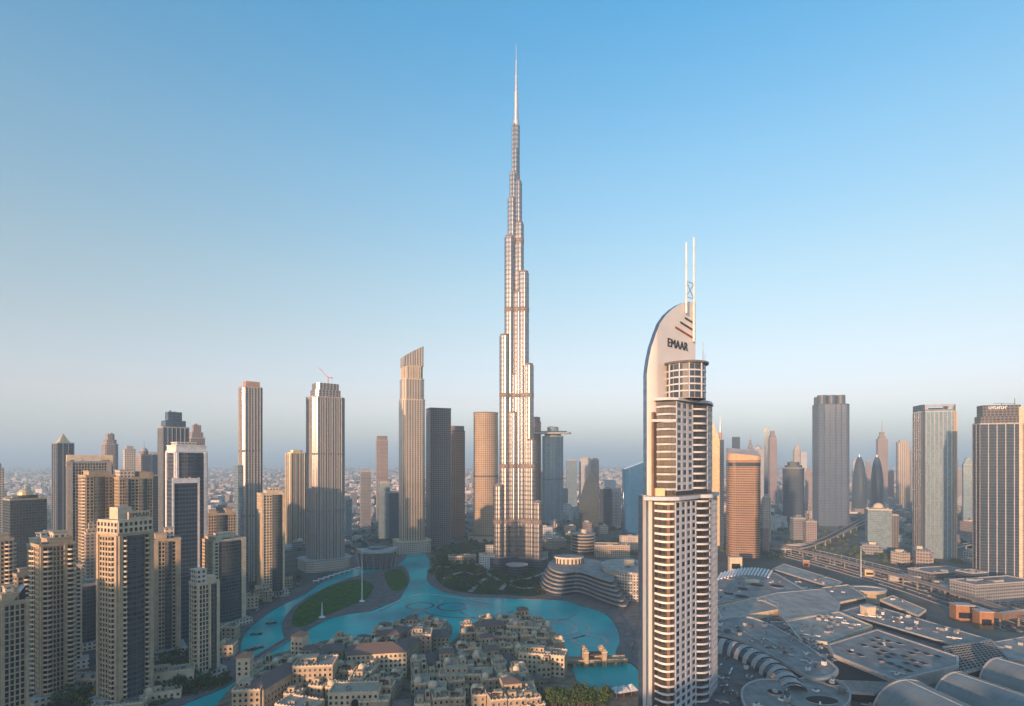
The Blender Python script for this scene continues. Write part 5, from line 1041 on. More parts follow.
for px, py, r in ((729, 594, 4.5), (743, 589.5, 5), (757, 585.5, 6.5), (777, 586.5, 6.5), (742, 597, 6)):
    x, y = at(px, py, 16.5); mb = MB(); mb.prism(ell(r * 2.3, r * 3.0, 20), 0, .5, M['lgrey'], M['roofdark']); mb.build('skylight', t, (x - c[0], y - c[1], 16.51))
x, y = at(752, 582, 16.5); mb = MB(); mb.box(0, 0, 0, 3, 16, 6, M['cream']); mb.build('roof_room', t, (x - c[0], y - c[1], 16.5))
# fan of white louvres
t = empty('louvre_fan', 'curved fan of white ribs at the far edge of the oval skylight roof', 'roof', *at(748, 572, 18))
c = t.location
for i in range(16):
    f = i / 15; a0 = at(722 + 50 * f, 578 - 9 * math.sin(math.pi * (.15 + f * .6)), 19); a1 = at(718 + 50 * f, 584 - 9 * math.sin(math.pi * (.15 + f * .6)), 17)
    mb = MB(); mb.bar((a0[0] - c[0], a0[1] - c[1], 20.5), (a1[0] - c[0], a1[1] - c[1], 17.4), 2.4, 1.4, M['white']); mb.build('rib', t)
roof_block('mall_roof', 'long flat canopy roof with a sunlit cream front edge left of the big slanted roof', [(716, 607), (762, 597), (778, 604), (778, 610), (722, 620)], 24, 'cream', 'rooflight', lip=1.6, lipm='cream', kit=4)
roof_block('mall_roof', 'big smooth pale brown tapering roof in the centre of the mall', [(757, 598), (776, 593), (822, 589), (840, 604), (838, 612), (812, 616), (785, 620), (776, 606)], 26, 'lgrey', 'rooflight', lip=.8)
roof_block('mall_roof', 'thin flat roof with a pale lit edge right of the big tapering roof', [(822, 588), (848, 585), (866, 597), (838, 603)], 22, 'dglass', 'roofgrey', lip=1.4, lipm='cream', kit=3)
t, q, c = roof_block('mall_roof', 'long crescent shaped grey roof sweeping above the striped vault', [(700, 626), (724, 619), (752, 618), (790, 636), (832, 664), (836, 674), (822, 679), (806, 676), (770, 655), (740, 640), (712, 632)], 27, 'dglass', 'roofgrey', smooth=True, lip=1.6, kit=26)
for i in range(3): ln = [at(735 + 28 * i + s * 4, 626 + 11 * i + s * 2.4, 18.8) for s in range(8)]; mb = MB(); strip(mb, [(a - c[0], b - c[1]) for a, b in ln], -.4, .4, 18.78, 19.3, M['lgrey']); mb.build('roof_rail', t)
# striped barrel vault below the crescent
A0 = [at(px, py, 14) for px, py in ((712, 646), (738, 652), (762, 664), (783, 679), (796, 696))]; ln = smoothp(A0, closed=False, k=5); cc = ln[len(ln) // 2]
t = empty('striped_vault', 'curving barrel vault with alternating dark glass and white bands', 'roof', *cc)
Lw, Rw = strip_poly(ln, 9.5, -9.5)
for i in range(len(ln) - 1):
    mb = MB(); m_ = M['dglass'] if i % 2 else M['lgrey']; ex = 0 if i % 2 else .5
    for k in range(8):
        def pt(L0, R0, a): f = (1 - math.cos(a)) / 2; return (L0[0] + (R0[0] - L0[0]) * f - cc[0], L0[1] + (R0[1] - L0[1]) * f - cc[1], 12 + (9 + ex) * math.sin(a))
        a0, a1 = math.pi * k / 8, math.pi * (k + 1) / 8; mb.face([pt(Lw[i], Rw[i], a0), pt(Lw[i], Rw[i], a1), pt(Lw[i + 1], Rw[i + 1], a1), pt(Lw[i + 1], Rw[i + 1], a0)], m_)
    mb.build('glass_band' if i % 2 else 'vault_band', t)
t, q, c = roof_block('mall_roof', 'amoeba shaped grey roof with round skylights at the bottom edge', [(742, 690), (760, 680), (790, 681), (812, 677), (838, 681), (850, 692), (846, 706), (820, 712), (790, 716), (750, 712)], 24, 'beige', 'roofgrey', smooth=True, lip=1.4, kit=12)
for px, py, r in ((775, 694, 4.5), (832, 685, 4.2)):
    x, y = at(px, py, 17.4); mb = MB(); mb.prism(ell(r * 2, r * 2, 24), 0, 1.4, M['lgrey'], M['roofdark']); mb.prism(ell(r * .8, r * .8, 16), 1.4, 2.6, M['lgrey']); mb.build('round_skylight', t, (x - c[0], y - c[1], 17.42))
x, y = at(822, 701, 17.4); mb = MB(); mb.prism(ell(19, 12, 24), 0, .6, M['lgrey'], M['roofdark']); mb.build('roof_opening', t, (x - c[0], y - c[1], 17.42))
# dotted skylight roof
t, q, c = roof_block('mall_roof', 'pale angular roof dotted with many small dark square skylights', [(834, 655), (828, 645), (877, 630), (958, 657), (958, 666), (897, 681)], 30, 'lgrey', 'roofgrey', lip=1.2, kit=4)
k_ = random.Random(4)
for r_ in range(5):
    for s_ in range(7):
        if k_.random() < .22: continue
        u_, v_ = (r_ + .5 + k_.uniform(-.2, .2)) / 5, (s_ + .5) / 7; px, py = 843 + u_ * 34 + v_ * 68, 652 - u_ * 17 + v_ * 22; x, y = at(px, py, 20.1)
        if inside((x - c[0], y - c[1]), [(a * .9, b * .9) for a, b in q]): mb = MB(); mb.prism(rect(4.2, 5.6), 0, .5, M['metal'], M['roofdark']); mb.build('skylight', t, (x - c[0], y - c[1], 20.12))
# dark gridded parking roofs
for pts, lb in ((((943, 647), (992, 641), (1012, 661), (960, 674)), 'dark ribbed parking roof right of the dotted skylight roof'), (((836, 659), (893, 683), (874, 694), (846, 692), (812, 680)), 'dark ribbed parking roof below the dotted skylight roof')):
    t, q, c = roof_block('parking_roof', lb, pts, 24, 'roofdark', 'roofdark', lip=1.0)
    A_, B_, C_, D_ = q[0], q[1], q[2], q[3]
    for i in range(13):
        f = (i + .5) / 13; a_ = (A_[0] + (B_[0] - A_[0]) * f, A_[1] + (B_[1] - A_[1]) * f); b_ = (D_[0] + (C_[0] - D_[0]) * f, D_[1] + (C_[1] - D_[1]) * f); mb = MB(); mb.bar((*a_, 17.9), (*b_, 17.9), .5, .8, M['grey']); mb.build('roof_rib', t)
    for i in range(11):
        f = (i + .5) / 11; a_ = (A_[0] + (D_[0] - A_[0]) * f, A_[1] + (D_[1] - A_[1]) * f); b_ = (B_[0] + (C_[0] - B_[0]) * f, B_[1] + (C_[1] - B_[1]) * f); mb = MB(); mb.bar((*a_, 17.85), (*b_, 17.85), .5, .7, M['grey']); mb.build('roof_rib', t)
# smooth barrel vaults in the corner
def vault(label, a, b, r, h, z0=10):
    a, b = at(*a, z0), at(*b, z0); L = math.hypot(b[0] - a[0], b[1] - a[1]); t = empty('barrel_vault', label, 'roof', (a[0] + b[0]) / 2, (a[1] + b[1]) / 2, math.atan2(b[1] - a[1], b[0] - a[0])); mb = MB(); K = 16
    for k in range(K):
        a0, a1 = math.pi * k / K, math.pi * (k + 1) / K
        mb.face([(-L / 2, -r * math.cos(a1), z0 + h * math.sin(a1)), (-L / 2, -r * math.cos(a0), z0 + h * math.sin(a0)), (L / 2, -r * math.cos(a0), z0 + h * math.sin(a0)), (L / 2, -r * math.cos(a1), z0 + h * math.sin(a1))], M['vault'])
    mb.build('vault_shell', t, smooth=True)
    for sx in (-1, 1):
        mb = MB(); pts = [(sx * L / 2, -r * math.cos(math.pi * k / K), z0 + h * math.sin(math.pi * k / K)) for k in range(K + 1)]; mb.face(pts if sx < 0 else pts[::-1], M['dglass']); mb.build('glass_end', t)
        m2 = MB()
        for p0, p1 in zip(pts, pts[1:]): m2.bar(p0, p1, 1.0, 1.0, M['lgrey'])
        m2.build('edge_rib', t)
    mb = MB(); mb.prism(rect(L, 2 * r), 0, z0, M['beige']); mb.build('wall', t)
    mb = MB(); mb.bar((-L / 2, 0, z0 + h), (L / 2, 0, z0 + h), 1.0, .7, M['lgrey']); mb.build('ridge', t)
    for i in range(1, 9): mb = MB(); x = -L / 2 + L * i / 9; [mb.bar((x, -(r + .05) * math.cos(math.pi * k / K), z0 + (h + .05) * math.sin(math.pi * k / K)), (x, -(r + .05) * math.cos(math.pi * (k + 1) / K), z0 + (h + .05) * math.sin(math.pi * (k + 1) / K)), .12, .12, M['vault']) for k in range(K)]; mb.build('seam', t)
vault('nearest and largest smooth barrel vault at the bottom right corner', (906, 712), (1015, 770), 23, 20)
vault('middle smooth barrel vault at the bottom right corner', (955, 698), (1060, 738), 20, 17)
vault('farthest smooth barrel vault against the right frame edge', (996, 679), (1090, 708), 19, 15)
t, q, c = roof_block('mall_roof', 'long low glass sided hall stretching towards the white helipad ring', [(773, 569), (784, 564), (842, 582), (834, 588)], 18, 'dglass', 'rooflight', lip=1.2, kit=4)
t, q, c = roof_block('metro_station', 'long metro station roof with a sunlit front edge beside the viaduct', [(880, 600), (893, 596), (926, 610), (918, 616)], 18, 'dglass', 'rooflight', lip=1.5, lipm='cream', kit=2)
roof_block('mall_roof', 'long grey slab roof running between parking roof and metro station', [(840, 612), (868, 604), (990, 640), (965, 648)], 20, 'dglass', 'roofgrey', lip=1.0, kit=34)
roof_block('mall_roof', 'grey tapering roof along the right frame edge above the barrel vaults', [(985, 644), (1030, 636), (1060, 650), (1060, 668), (1012, 659)], 20, 'lgrey', 'rooflight', lip=1.0, kit=6)
roof_block('mall_roof', 'chamfered pale roof with a small sunken court left of the dotted skylight roof', [(786, 622), (838, 612), (872, 626), (828, 643), (800, 640)], 24, 'beige', 'rooflight', lip=1.6, lipm='cream', kit=24)
roof_block('mall_roof', 'rectangular service roof full of machines beside the crescent roof', [(770, 622), (786, 622), (834, 652), (842, 668), (826, 660), (790, 640)], 21, 'lgrey', 'dgrey', lip=.8, kit=34)
x, y = at(866, 589, 14); t = empty('helipad', 'white oval ring roof like a helipad near the metro station', 'helipad', x, y); mb = MB(); mb.prism(ell(44, 30, 36), 0, 14, M['beige'], M['roofgrey']); mb.build('wall', t); mb = MB()
e1, e2 = ell(46, 32, 36), ell(36, 23, 36)
for i in range(36): j = (i + 1) % 36; mb.prism([e1[i], e1[j], e2[j], e2[i]], 13.4, 15, M['lgrey'], bottom=True)
mb.build('rim', t)
for i, (px, py, w_, d_, h_, rot, mk, lb) in enumerate(((962, 621, 17, 12, 17, -12, 'orange', 'left and larger of two orange brown boxes in the sun beside the mall'), (983, 628, 12, 12, 17, -12, 'orange', 'right and smaller of two orange brown boxes in the sun beside the mall'), (868, 631, 10, 8, 24, 10, 'cream', 'small cream box on the chamfered pale roof'), (735, 572, 18, 9, 22, -4, 'cream', 'sunlit cream cube cluster below the orange hotel block'), (806, 567, 9, 5, 10, -20, 'orange', 'tiny orange kiosk beside the highway'), (869, 576, 12, 6, 9, -18, 'gold', 'small golden shed on the near highway verge'), (938, 588, 11, 8, 9, -18, 'gold', 'small golden kiosk beyond the metro viaduct'), (918, 582, 70, 14, 8, -20, 'lgrey', 'long pale low depot beyond the metro viaduct'), (955, 596, 30, 14, 11, -20, 'lgrey', 'short grey shed left of the elevated footbridge'))):
    x, y = at(px, py); t = empty('small_building', lb, 'building', x, y, R(rot)); mb = MB(); mb.prism(rect(w_, d_), 0, h_, M[mk], M['rooflight']); mb.build('wall', t); mb = MB(); mb.prism(rect(w_ + .8, d_ + .8), h_, h_ + .9, M['lgrey'], bottom=True); mb.build('roof', t)
    mb = MB(); mb.box(0, -d_ / 2 - .03, h_ * .25, h_ * .6, w_ * .7, .1, M['glass'], bottom=True); mb.build('window', t)
ln = [at(968, 603, 16), at(1000, 612, 16), at(1050, 606, 16)]; cc = ln[1]; t = empty('footbridge', 'enclosed elevated footbridge with grey roof joining the right frame edge', 'bridge', *cc); mb = MB(); strip(mb, [(a - cc[0], b - cc[1]) for a, b in ln], -3.6, 3.6, 9, 15, M['metal'], M['brown']); mb.build('tube', t)
for i in range(5): f = i / 4; x, y = (ln[0][0] + (ln[1][0] - ln[0][0]) * f, ln[0][1] + (ln[1][1] - ln[0][1]) * f); mb = MB(); mb.cone(x - cc[0], y - cc[1], 0, 9, .9, .9, M['viad'], 8); mb.build('pillar', t)
for i, (px, py, w_, d_, h_, rot, mk, lb) in enumerate(((1000, 603, 92, 30, 24, 14, 'f_grey', 'dark blue grey podium block under the far right lettered tower'), (945, 583, 70, 34, 16, 14, 'f_dark', 'long dark podium between the two big right hand towers'), (978, 594, 26, 20, 26, 14, 'f_navy', 'navy glass cube on the long podium'))):
    x, y = at(px, py); t = empty('podium_block', lb, 'building', x, y + 10, R(rot)); mb = MB(); mb.prism(rect(w_, d_), 0, h_, M[mk], M['roofgrey']); mb.build('wall', t); parapet(t, rect(w_ + .6, d_ + .6), h_ - .4, 1.5, M['lgrey']); roof_kit(t, w_, d_, h_, 70 + i, n=8)
# ================================================================ TREES AND PALMS
def tree_proto(kind, seed):
    k = random.Random(seed); t = empty('tree' if kind == 'tree' else 'palm_tree', 'leafy dark green park tree' if kind == 'tree' else 'date palm with a drooping crown', 'tree' if kind == 'tree' else 'palm', 0, 0, group='park and street trees' if kind == 'tree' else 'date palms'); mb = MB()
    if kind == 'tree':
        mb.cone(0, 0, 0, 3.2, .32, .2, M['bark'], 7)
        limbs = []
        for _ in range(5): a = k.uniform(0, 6.28); e = (math.cos(a) * 1.7, math.sin(a) * 1.7, k.uniform(4, 5.6)); mb.bar((0, 0, 2.8), e, .16, .16, M['bark']); limbs.append(e)
        mb.build('trunk', t); c = MB()
        cl = [(e[0] * k.uniform(.8, 1.5), e[1] * k.uniform(.8, 1.5), e[2] + k.uniform(-.6, 1.2), k.uniform(1.1, 1.9)) for e in limbs] + [(0, 0, k.uniform(5.4, 6.6), 1.8), (k.uniform(-1, 1), k.uniform(-1, 1), 4.6, 2.0)]
        for x, y, z, r in cl:
            for _ in range(34):
                v = Vector((k.gauss(0, 1), k.gauss(0, 1), k.gauss(0, .8))).normalized() * r * k.uniform(.55, 1.05); p = Vector((x, y, z)) + v; a = Vector((k.gauss(0, 1), k.gauss(0, 1), k.gauss(0, .6))).normalized(); b = a.cross(v.normalized())
                if b.length < .1: continue
                b.normalize(); s = k.uniform(.3, .55); c.face([p - a * s, p - b * s * .7, p + a * s, p + b * s * .7], M['leaf'])
        c.build('crown', t)
    else:
        h = 7.5; pts = [(0, 0, 0), (.15, .05, 3), (.4, .1, h)]
        for p, q in zip(pts, pts[1:]): mb.bar(p, q, .38, .38, M['bark'])
        mb.build('trunk', t); c = MB()
        for i in range(16):
            a = i * 2.4 + k.uniform(-.2, .2); up = k.uniform(.1, 1.0); p0 = Vector((.4, .1, h))
            for s in range(4):
                f0, f1 = s / 4, (s + 1) / 4; g = lambda f: Vector((.4 + math.cos(a) * 3 * f, .1 + math.sin(a) * 3 * f, h + up * 2.2 * f - 3.2 * f * f)); n = Vector((-math.sin(a), math.cos(a), 0)); w0, w1 = .42 * math.sin(math.pi * (f0 * .8 + .2)), .42 * math.sin(math.pi * min(1, f1 * .8 + .2)) + .02
                for sg in (-1, 1): c.face([g(f0), g(f1), g(f1) + n * sg * w1 - Vector((0, 0, .2)), g(f0) + n * sg * w0 - Vector((0, 0, .2))], M['palm'])
        c.build('crown', t)
    remember(t); return t
TP = [tree_proto('tree', i) for i in range(4)] + [tree_proto('palm', 9), tree_proto('palm', 10)]; used = set(); tk = random.Random(3)
def plant(x, y, palm=.25, z=0.0, s=1.0):
    p = TP[4 + tk.randrange(2)] if tk.random() < palm else TP[tk.randrange(4)]; k = s * tk.uniform(.75, 1.35); sv_ = (k * tk.uniform(.9, 1.15), k, k * tk.uniform(.85, 1.15))
    if p not in used: p.location = (x, y, z); p.scale = sv_; used.add(p)
    else: copy_tree(p, (x, y, z), tk.uniform(0, 6.28), sv_)
def grove(pts, n, palm=.2, s=1.0, z=0.0, r=3):
    rg = [at(*p) for p in pts]; xs = [p[0] for p in rg]; ys = [p[1] for p in rg]; c = 0
    for _ in range(n * 12):
        if c >= n: break
        x, y = tk.uniform(min(xs), max(xs)), tk.uniform(min(ys), max(ys))
        if inside((x, y), rg) and free(x, y, -2) and not inside((x, y), lake): plant(x, y, palm, z, s); c += 1
grove([(538, 700), (540, 680), (560, 662), (572, 672), (585, 694), (640, 698), (640, 712), (538, 712)], 80, .12, 1.5, 1.0)
grove([(432, 560), (455, 548), (492, 545), (498, 560), (470, 590), (445, 590), (430, 575)], 80, .15, 1.3)
grove([(498, 582), (548, 578), (548, 594), (500, 596)], 26, .3, 1.1)
grove([(10, 704), (40, 690), (98, 696), (150, 688), (232, 676), (225, 684), (160, 704), (60, 715)], 52, .25, 1.1)
grove([(158, 655), (190, 655), (190, 672), (158, 682)], 22, .2, 1.1)
grove([(245, 590), (300, 578), (300, 588), (255, 612)], 14, .4)
grove([(388, 578), (408, 572), (402, 594), (386, 588)], 10, .2, .9, .95)
grove([(405, 706), (416, 672), (440, 656), (470, 628), (530, 621), (556, 655), (540, 690), (535, 722)], 60, .5, .75, 1.0); grove([(240, 712), (262, 672), (360, 652), (440, 620), (440, 640), (405, 672), (395, 706)], 30, .5, .8, 1.0); grove([(380, 690), (400, 680), (400, 700), (385, 705)], 7, .3, 1, 1.0)
grove([(400, 545), (440, 530), (600, 530), (600, 545), (500, 545)], 20, .2, 1.1)
for i in range(2, 60, 4):
    p = strip_poly(lake[2:128], -10, 10)[0 if inside(strip_poly(lake[58:63], 6, -6)[1][2], lake) else 1][min(i * 2, 124)]
    if free(p[0], p[1], -3) and not inside(p, lake): plant(*p, 1.0 if i % 3 else .2, .7, .8)
for p in TP:
    if p not in used: [bpy.data.objects.remove(q) for q in family(p)]
# low planting: shrubs and hedges between the trees, too many to count
mb = MB(); sk = random.Random(12)
for pts, n_ in (([(432, 560), (455, 546), (500, 542), (548, 548), (552, 575), (545, 592), (500, 594), (462, 590), (440, 584), (430, 570)], 1300), ([(10, 706), (98, 694), (150, 688), (232, 678), (226, 686), (160, 706), (60, 716)], 420), ([(540, 704), (545, 680), (562, 664), (574, 674), (588, 696), (636, 700)], 420), ([(236, 700), (262, 672), (420, 620), (440, 614), (452, 626), (420, 660), (380, 712)], 260), ([(425, 668), (460, 640), (500, 616), (545, 626), (565, 660), (540, 706), (410, 706)], 360), ([(60, 655), (240, 620), (240, 590), (60, 600)], 500), ([(300, 566), (345, 556), (430, 540), (430, 528), (300, 545)], 260)):
    rg = [at(*p) for p in pts]; xs = [p[0] for p in rg]; ys = [p[1] for p in rg]; c = 0
    for _ in range(n_ * 6):
        x, y = sk.uniform(min(xs), max(xs)), sk.uniform(min(ys), max(ys))
        if c >= n_: break
        if not inside((x, y), rg) or inside((x, y), lake) or not free(x, y, -2) or math.sin(x * .09) * math.sin(y * .07) < sk.uniform(-.9, .3): continue
        c += 1; r = sk.uniform(.8, 2.4)
        for _q in range(16):
            v = Vector((sk.gauss(0, 1), sk.gauss(0, 1), abs(sk.gauss(0, .7)))).normalized(); p = Vector((x, y, .9)) + v * r * sk.uniform(.5, 1); a = Vector((sk.gauss(0, 1), sk.gauss(0, 1), sk.gauss(0, .5))).normalized(); b = a.cross(v)
            if b.length < .1: continue
            b.normalize(); q_ = r * .38; mb.face([p - a * q_, p - b * q_, p + a * q_, p + b * q_], M['leaf'])
o = mb.build('shrubbery'); tag(o, 'low shrubs and hedges between the park trees and houses', 'shrubs', kind='stuff')
# ================================================================ LOW CITY BEYOND
def box_house(k, w, d, h, m):
    mb = MB(); mb.prism(rect(w, d), 0, h, m, M['lgrey']); mb.prism(rect(w * .35, d * .4, k.uniform(-.2, .2) * w, k.uniform(-.2, .2) * d), h, h + 2.8, M['cream']); mb.prism(rect(w * .6, d * .3, 0, -d * .6), 0, h * .6, m, M['lgrey'])
    for a in range(2): mb.box(k.uniform(-.35, .35) * w, k.uniform(-.35, .35) * d, h, h + 1.4, 1.6, 1.2, M['grey'])
    return mb
ck = random.Random(21); HP = []
for i, (w_, d_, h_, mk, ds) in enumerate(((18, 14, 9, 'f_white', 'low white house with small roof room in the city plain'), (22, 16, 14, 'f_cream', 'four storey cream block in the city plain'), (15, 15, 7, 'f_beige', 'small beige villa in the city plain'), (30, 16, 20, 'f_pink', 'pinkish slab of flats in the city plain'), (24, 20, 12, 'f_grey', 'grey office block in the city plain'), (20, 20, 28, 'f_white', 'taller white block of flats in the city plain'))):
    o = box_house(ck, w_, d_, h_, M[mk]).build('city_building'); tag(o, ds, 'building', 'low buildings of the city plain'); HP.append([o, False])
def put_house(x, y):
    p = HP[ck.choice((0, 0, 1, 1, 2, 3, 4, 5))]; o = p[0]; p[1], first = True, not p[1]
    if not first: o = o.copy(); COL.objects.link(o)
    s = ck.uniform(.8, 1.35); o.location = (x, y, 0); o.rotation_euler = (0, 0, R(ck.choice((10, 28, 100, 60)) + ck.uniform(-4, 4))); o.scale = (s, s, ck.uniform(.7, 1.4)); FOOT.append((x, y, 10))
n = 0
ZONES = (((150, 600), (300, 575), (340, 548), (340, 512), (-20, 512), (-20, 620)), ((340, 548), (460, 520), (460, 508), (340, 508)), ((545, 545), (625, 530), (640, 507), (545, 507)), ((765, 543), (830, 520), (850, 503), (765, 503)), ((860, 560), (1030, 588), (1030, 520), (940, 503), (870, 515)))
for zi, zn in enumerate(ZONES):
    rg = [at(*p) for p in zn]; xs = [p[0] for p in rg]; ys = [p[1] for p in rg]; want = (95, 45, 50, 40, 60)[zi]; c = 0
    for _ in range(6000):
        if c >= want: break
        x, y = ck.uniform(min(xs), max(xs)), min(ys) + (max(ys) - min(ys)) * ck.random() ** 1.5
        if inside((x, y), rg) and free(x, y, 9) and min((x - q[0]) ** 2 + (y - q[1]) ** 2 for q in hw + w_line) > 1200: put_house(x, y); c += 1
# the mass of small houses and trees reaching to the coast, too many to count
mb = MB(); fk = random.Random(5)
def simple_box(mb, x, y, w, d, h, r, m):
    c, s = math.cos(r), math.sin(r); b = len(mb.v); q = [(x + a * c - e * s, y + a * s + e * c) for a, e in ((-w / 2, -d / 2), (w / 2, -d / 2), (w / 2, d / 2), (-w / 2, d / 2))]
    mb.v += [(*p, 0) for p in q] + [(*p, h) for p in q]
    for f in ((0, 1, 5, 4), (1, 2, 6, 5), (2, 3, 7, 6), (3, 0, 4, 7), (4, 5, 6, 7)): mb.f.append(tuple(b + i for i in f)); mb.mi.append(mb.mat(m)); mb.uv += [(0, 0)] * 4
for _ in range(34000):
    Y = 1750 * (12500 / 1750) ** (fk.random() ** .85); X = fk.uniform(-1.35, 1.35) * Y
    if not free(X, Y, 6) and Y < 2600: continue
    s = 1 + Y / 6000; dense = math.sin(X * .0021 + 1) * math.sin(Y * .0017) + fk.uniform(-1, 1)
    if dense < -.75: continue
    hgt = fk.choice((5, 7, 8, 10, 13, 18)) * (1.6 if fk.random() < .08 else 1); simple_box(mb, X, Y, fk.uniform(10, 24) * s, fk.uniform(10, 20) * s, hgt * fk.uniform(.8, 1.2), (X // 700 + Y // 900) * .7 + fk.choice((0, 0, 1.57)), M['farcity'])
o = mb.build('distant_city'); tag(o, 'mass of small pale houses stretching across the plain to the coast', 'houses', kind='stuff')
mb = MB()
for _ in range(9000):
    Y = 900 * (11000 / 900) ** (fk.random() ** .9); X = fk.uniform(-1.0, 1.0) * Y
    if (Y < 2600 and not free(X, Y, 4)) or inside((X, Y), lake): continue
    if Y < 1300 and (abs(X - 100) < 480 and Y < 950): continue
    if Y < 1500 and min((X - q[0]) ** 2 + (Y - q[1]) ** 2 for q in hw) < 1600: continue
    s = 1 + Y / 3500; mb.dome(X, Y, 0, fk.uniform(3, 6) * s, M['fartree'], 5, 2, fk.uniform(.7, 1.2))
o = mb.build('distant_trees'); tag(o, 'scattered dark tree clumps across the city plain', 'trees', kind='stuff')
# small podium houses and villas along the western bank
for i, (px, py, w_, d_, h_, rot) in enumerate(((168, 688, 34, 12, 11, 24), (205, 676, 20, 10, 9, 30), (228, 655, 12, 14, 9, 10), (231, 640, 12, 12, 12, 5), (250, 608, 16, 12, 13, 30), (262, 601, 14, 12, 16, 30), (274, 594, 16, 12, 12, 30), (286, 588, 14, 12, 14, 30), (140, 660, 18, 20, 10, 20), (88, 690, 22, 14, 8, 10), (160, 700, 26, 8, 5, 26), (120, 712, 30, 9, 5, 14))):
    x, y = at(px, py); t = old_house(('room', 'wing', 'dome room', 'pergola')[i % 4], w_, d_, max(1, int(h_ / 3.6)), rr, ('cream', 'beige')[i % 2], 'waterfront_house', ['cream waterfront house with low wing', 'beige waterfront terrace by the towers', 'waterfront house with domed roof', 'waterfront house with rooftop pergola'][i % 4], x, y, R(rot), 'low houses along the western bank', cap=24); FOOT.append((x, y, 8))
# ================================================================ CARS, LAMPS
car_cols = [plain('car_paint_white', (.7, .7, .7), .3), plain('car_paint_grey', (.2, .2, .22), .3), plain('car_paint_red', (.35, .03, .03), .3), plain('car_paint_black', (.02, .02, .025), .3)]
def car(col, lb):
    t = empty('car', lb, 'car', 0, 0, group='cars on the roads'); mb = MB(); q = [(-2.3, -.9), (2.3, -.9), (2.3, .9), (-2.3, .9)]; mb.prism(q, .35, .95, col, bottom=True, z1s=[.95, .85, .85, .95])
    mb.build('body', t); mb = MB(); b0, b1 = [(-1.7, -.82), (1.1, -.82), (1.1, .82), (-1.7, .82)], [(-1.2, -.65), (.4, -.65), (.4, .65), (-1.2, .65)]
    for i in range(4): j = (i + 1) % 4; mb.face([(*b0[i], .9), (*b0[j], .9), (*b1[j], 1.45), (*b1[i], 1.45)], M['glass'])
    mb.face([(*p, 1.45) for p in b1], col); mb.build('cabin', t)
    for sx in (-1.4, 1.4):
        for sy in (-1, 1): m2 = MB(); m2.box(sx, sy * .82, .02, .66, .62, .22, M['dgrey'], bottom=True); m2.build('wheel', t)
    remember(t); return t
CP = [[car(c, l), False] for c, l in zip(car_cols, ('white car on the road', 'grey car on the road', 'dark red car on the road', 'black car on the road'))]
for _ in range(290):
    line, half, zz = ck.choice(((hw, 15, .13), (hw, 15, .13), (hw2, 9, .13), (hw3, 7, .13), (w_line, 4, .12))); i = ck.randrange(len(line) - 1); f = ck.random(); a, b = line[i], line[i + 1]; L = math.hypot(b[0] - a[0], b[1] - a[1]) or 1
    if a[1] > 1300: continue
    off = ck.uniform(-half, half); x, y = a[0] + (b[0] - a[0]) * f - (b[1] - a[1]) / L * off, a[1] + (b[1] - a[1]) * f + (b[0] - a[0]) / L * off; p = ck.choice(CP); rot = math.atan2(b[1] - a[1], b[0] - a[0])
    if not p[1]: p[0].location = (x, y, zz); p[0].rotation_euler.z = rot; p[1] = True
    else: copy_tree(p[0], (x, y, zz), rot)
lp = None
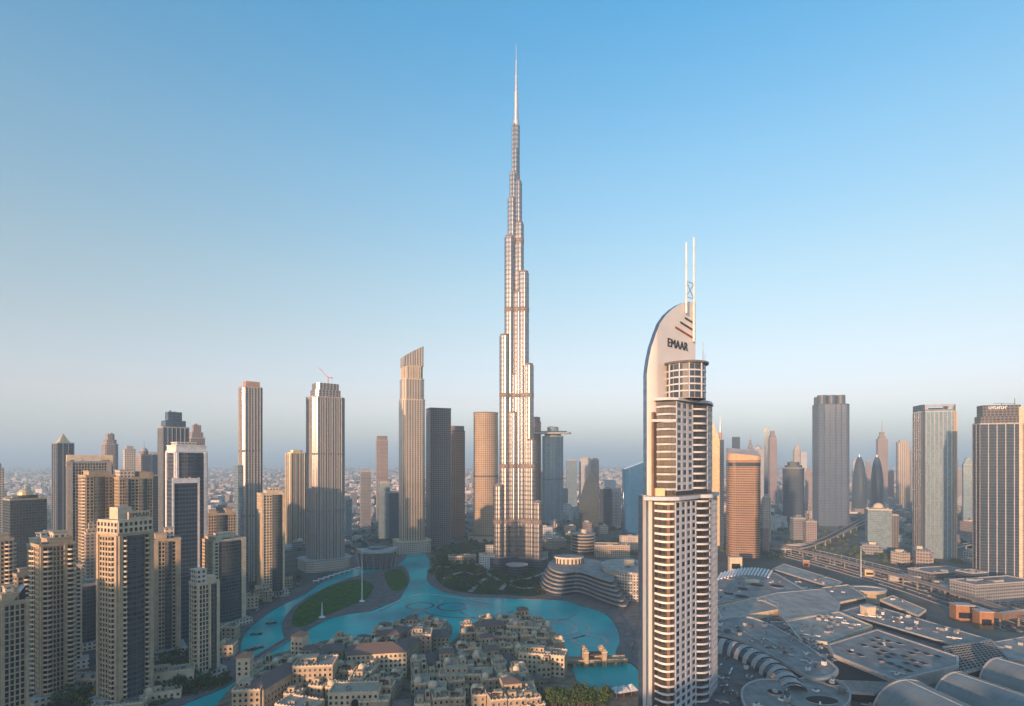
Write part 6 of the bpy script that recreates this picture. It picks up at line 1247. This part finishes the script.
for i, q in enumerate(res(hw, 55)):
    if q[1] > 1000: continue
    if lp is None:
        lp = empty('street_lamp', 'tall twin armed grey street lamp along the highway', 'street lamp', q[0], q[1], group='street lamps on the highway', z=.12); mb = MB(); mb.cone(0, 0, 0, 14, .18, .1, M['metal'], 6); mb.build('pole', lp); mb = MB(); mb.bar((-2.4, 0, 14.3), (0, 0, 13.9), .14, .14, M['metal']); mb.bar((0, 0, 13.9), (2.4, 0, 14.3), .14, .14, M['metal']); mb.build('arm', lp)
        for sx in (-1, 1): mb = MB(); mb.box(sx * 2.5, 0, 14.2, 14.4, .9, .4, M['dgrey'], bottom=True); mb.build('lamp_head', lp)
        remember(lp)
    else: copy_tree(lp, (q[0], q[1], .12), math.atan2(q[1] - 600, q[0]))
# tall mast in the interchange
x, y = at(861, 577); t = empty('light_mast', 'single very tall white mast beside the highway interchange', 'mast', x, y); mb = MB(); mb.cone(0, 0, 0, 44, .6, .3, M['white'], 8); mb.build('pole', t); mb = MB(); mb.prism(ell(3.4, 3.4, 10), 43, 44.2, M['grey'], bottom=True); mb.build('lamp_ring', t)
# ================================================================ UNSEEN BLOCKS ADDED BEHIND THE VIEWPOINT (sized to throw the long morning shade)
bk = random.Random(8)
BACK = [(x, -180 + bk.uniform(-60, 40), bk.uniform(48, 62), (bk.uniform(135, 165) if x < -560 else bk.uniform(138, 162) if x < -320 else bk.uniform(86, 108))) for x in range(-1500, 280, 68) if not -335 < x < -215]
for i, (x, y, w_, h_) in enumerate(BACK):
    t = empty('shade_caster_block', 'unseen block added behind the viewpoint to cast shade', 'building', x, y, R(bk.uniform(-12, 25)), 'shade casting blocks added behind the viewpoint'); mb = MB(); mb.prism(rect(w_, 30), 0, h_, M[bk.choice(('f_beige', 'f_cream', 'f_grey'))], M['lgrey']); mb.build('wall', t); mb = MB(); mb.prism(rect(w_ * .5, 16), h_, h_ + 5, M['cream'], M['lgrey']); mb.build('penthouse', t)

x, y = at(624, 691, 3); t = empty('event_tent', 'white peaked event tent beside the lower turquoise pool', 'tent', x, y, R(20), z=1.0); mb = MB()
for i in range(3):
    q = [(-9 + i * 6, -5, 3), (-3 + i * 6, -5, 3), (-3 + i * 6, 5, 3), (-9 + i * 6, 5, 3)]
    for k in range(4): mb.face([q[k], q[(k + 1) % 4], (-6 + i * 6, 0, 6.5)], M['white'])
mb.build('tent_roof', t)
for i in range(4):
    for sy in (-5, 5): mb = MB(); mb.box(-9 + i * 6, sy, 0, 3, .2, .2, M['metal']); mb.build('post', t)
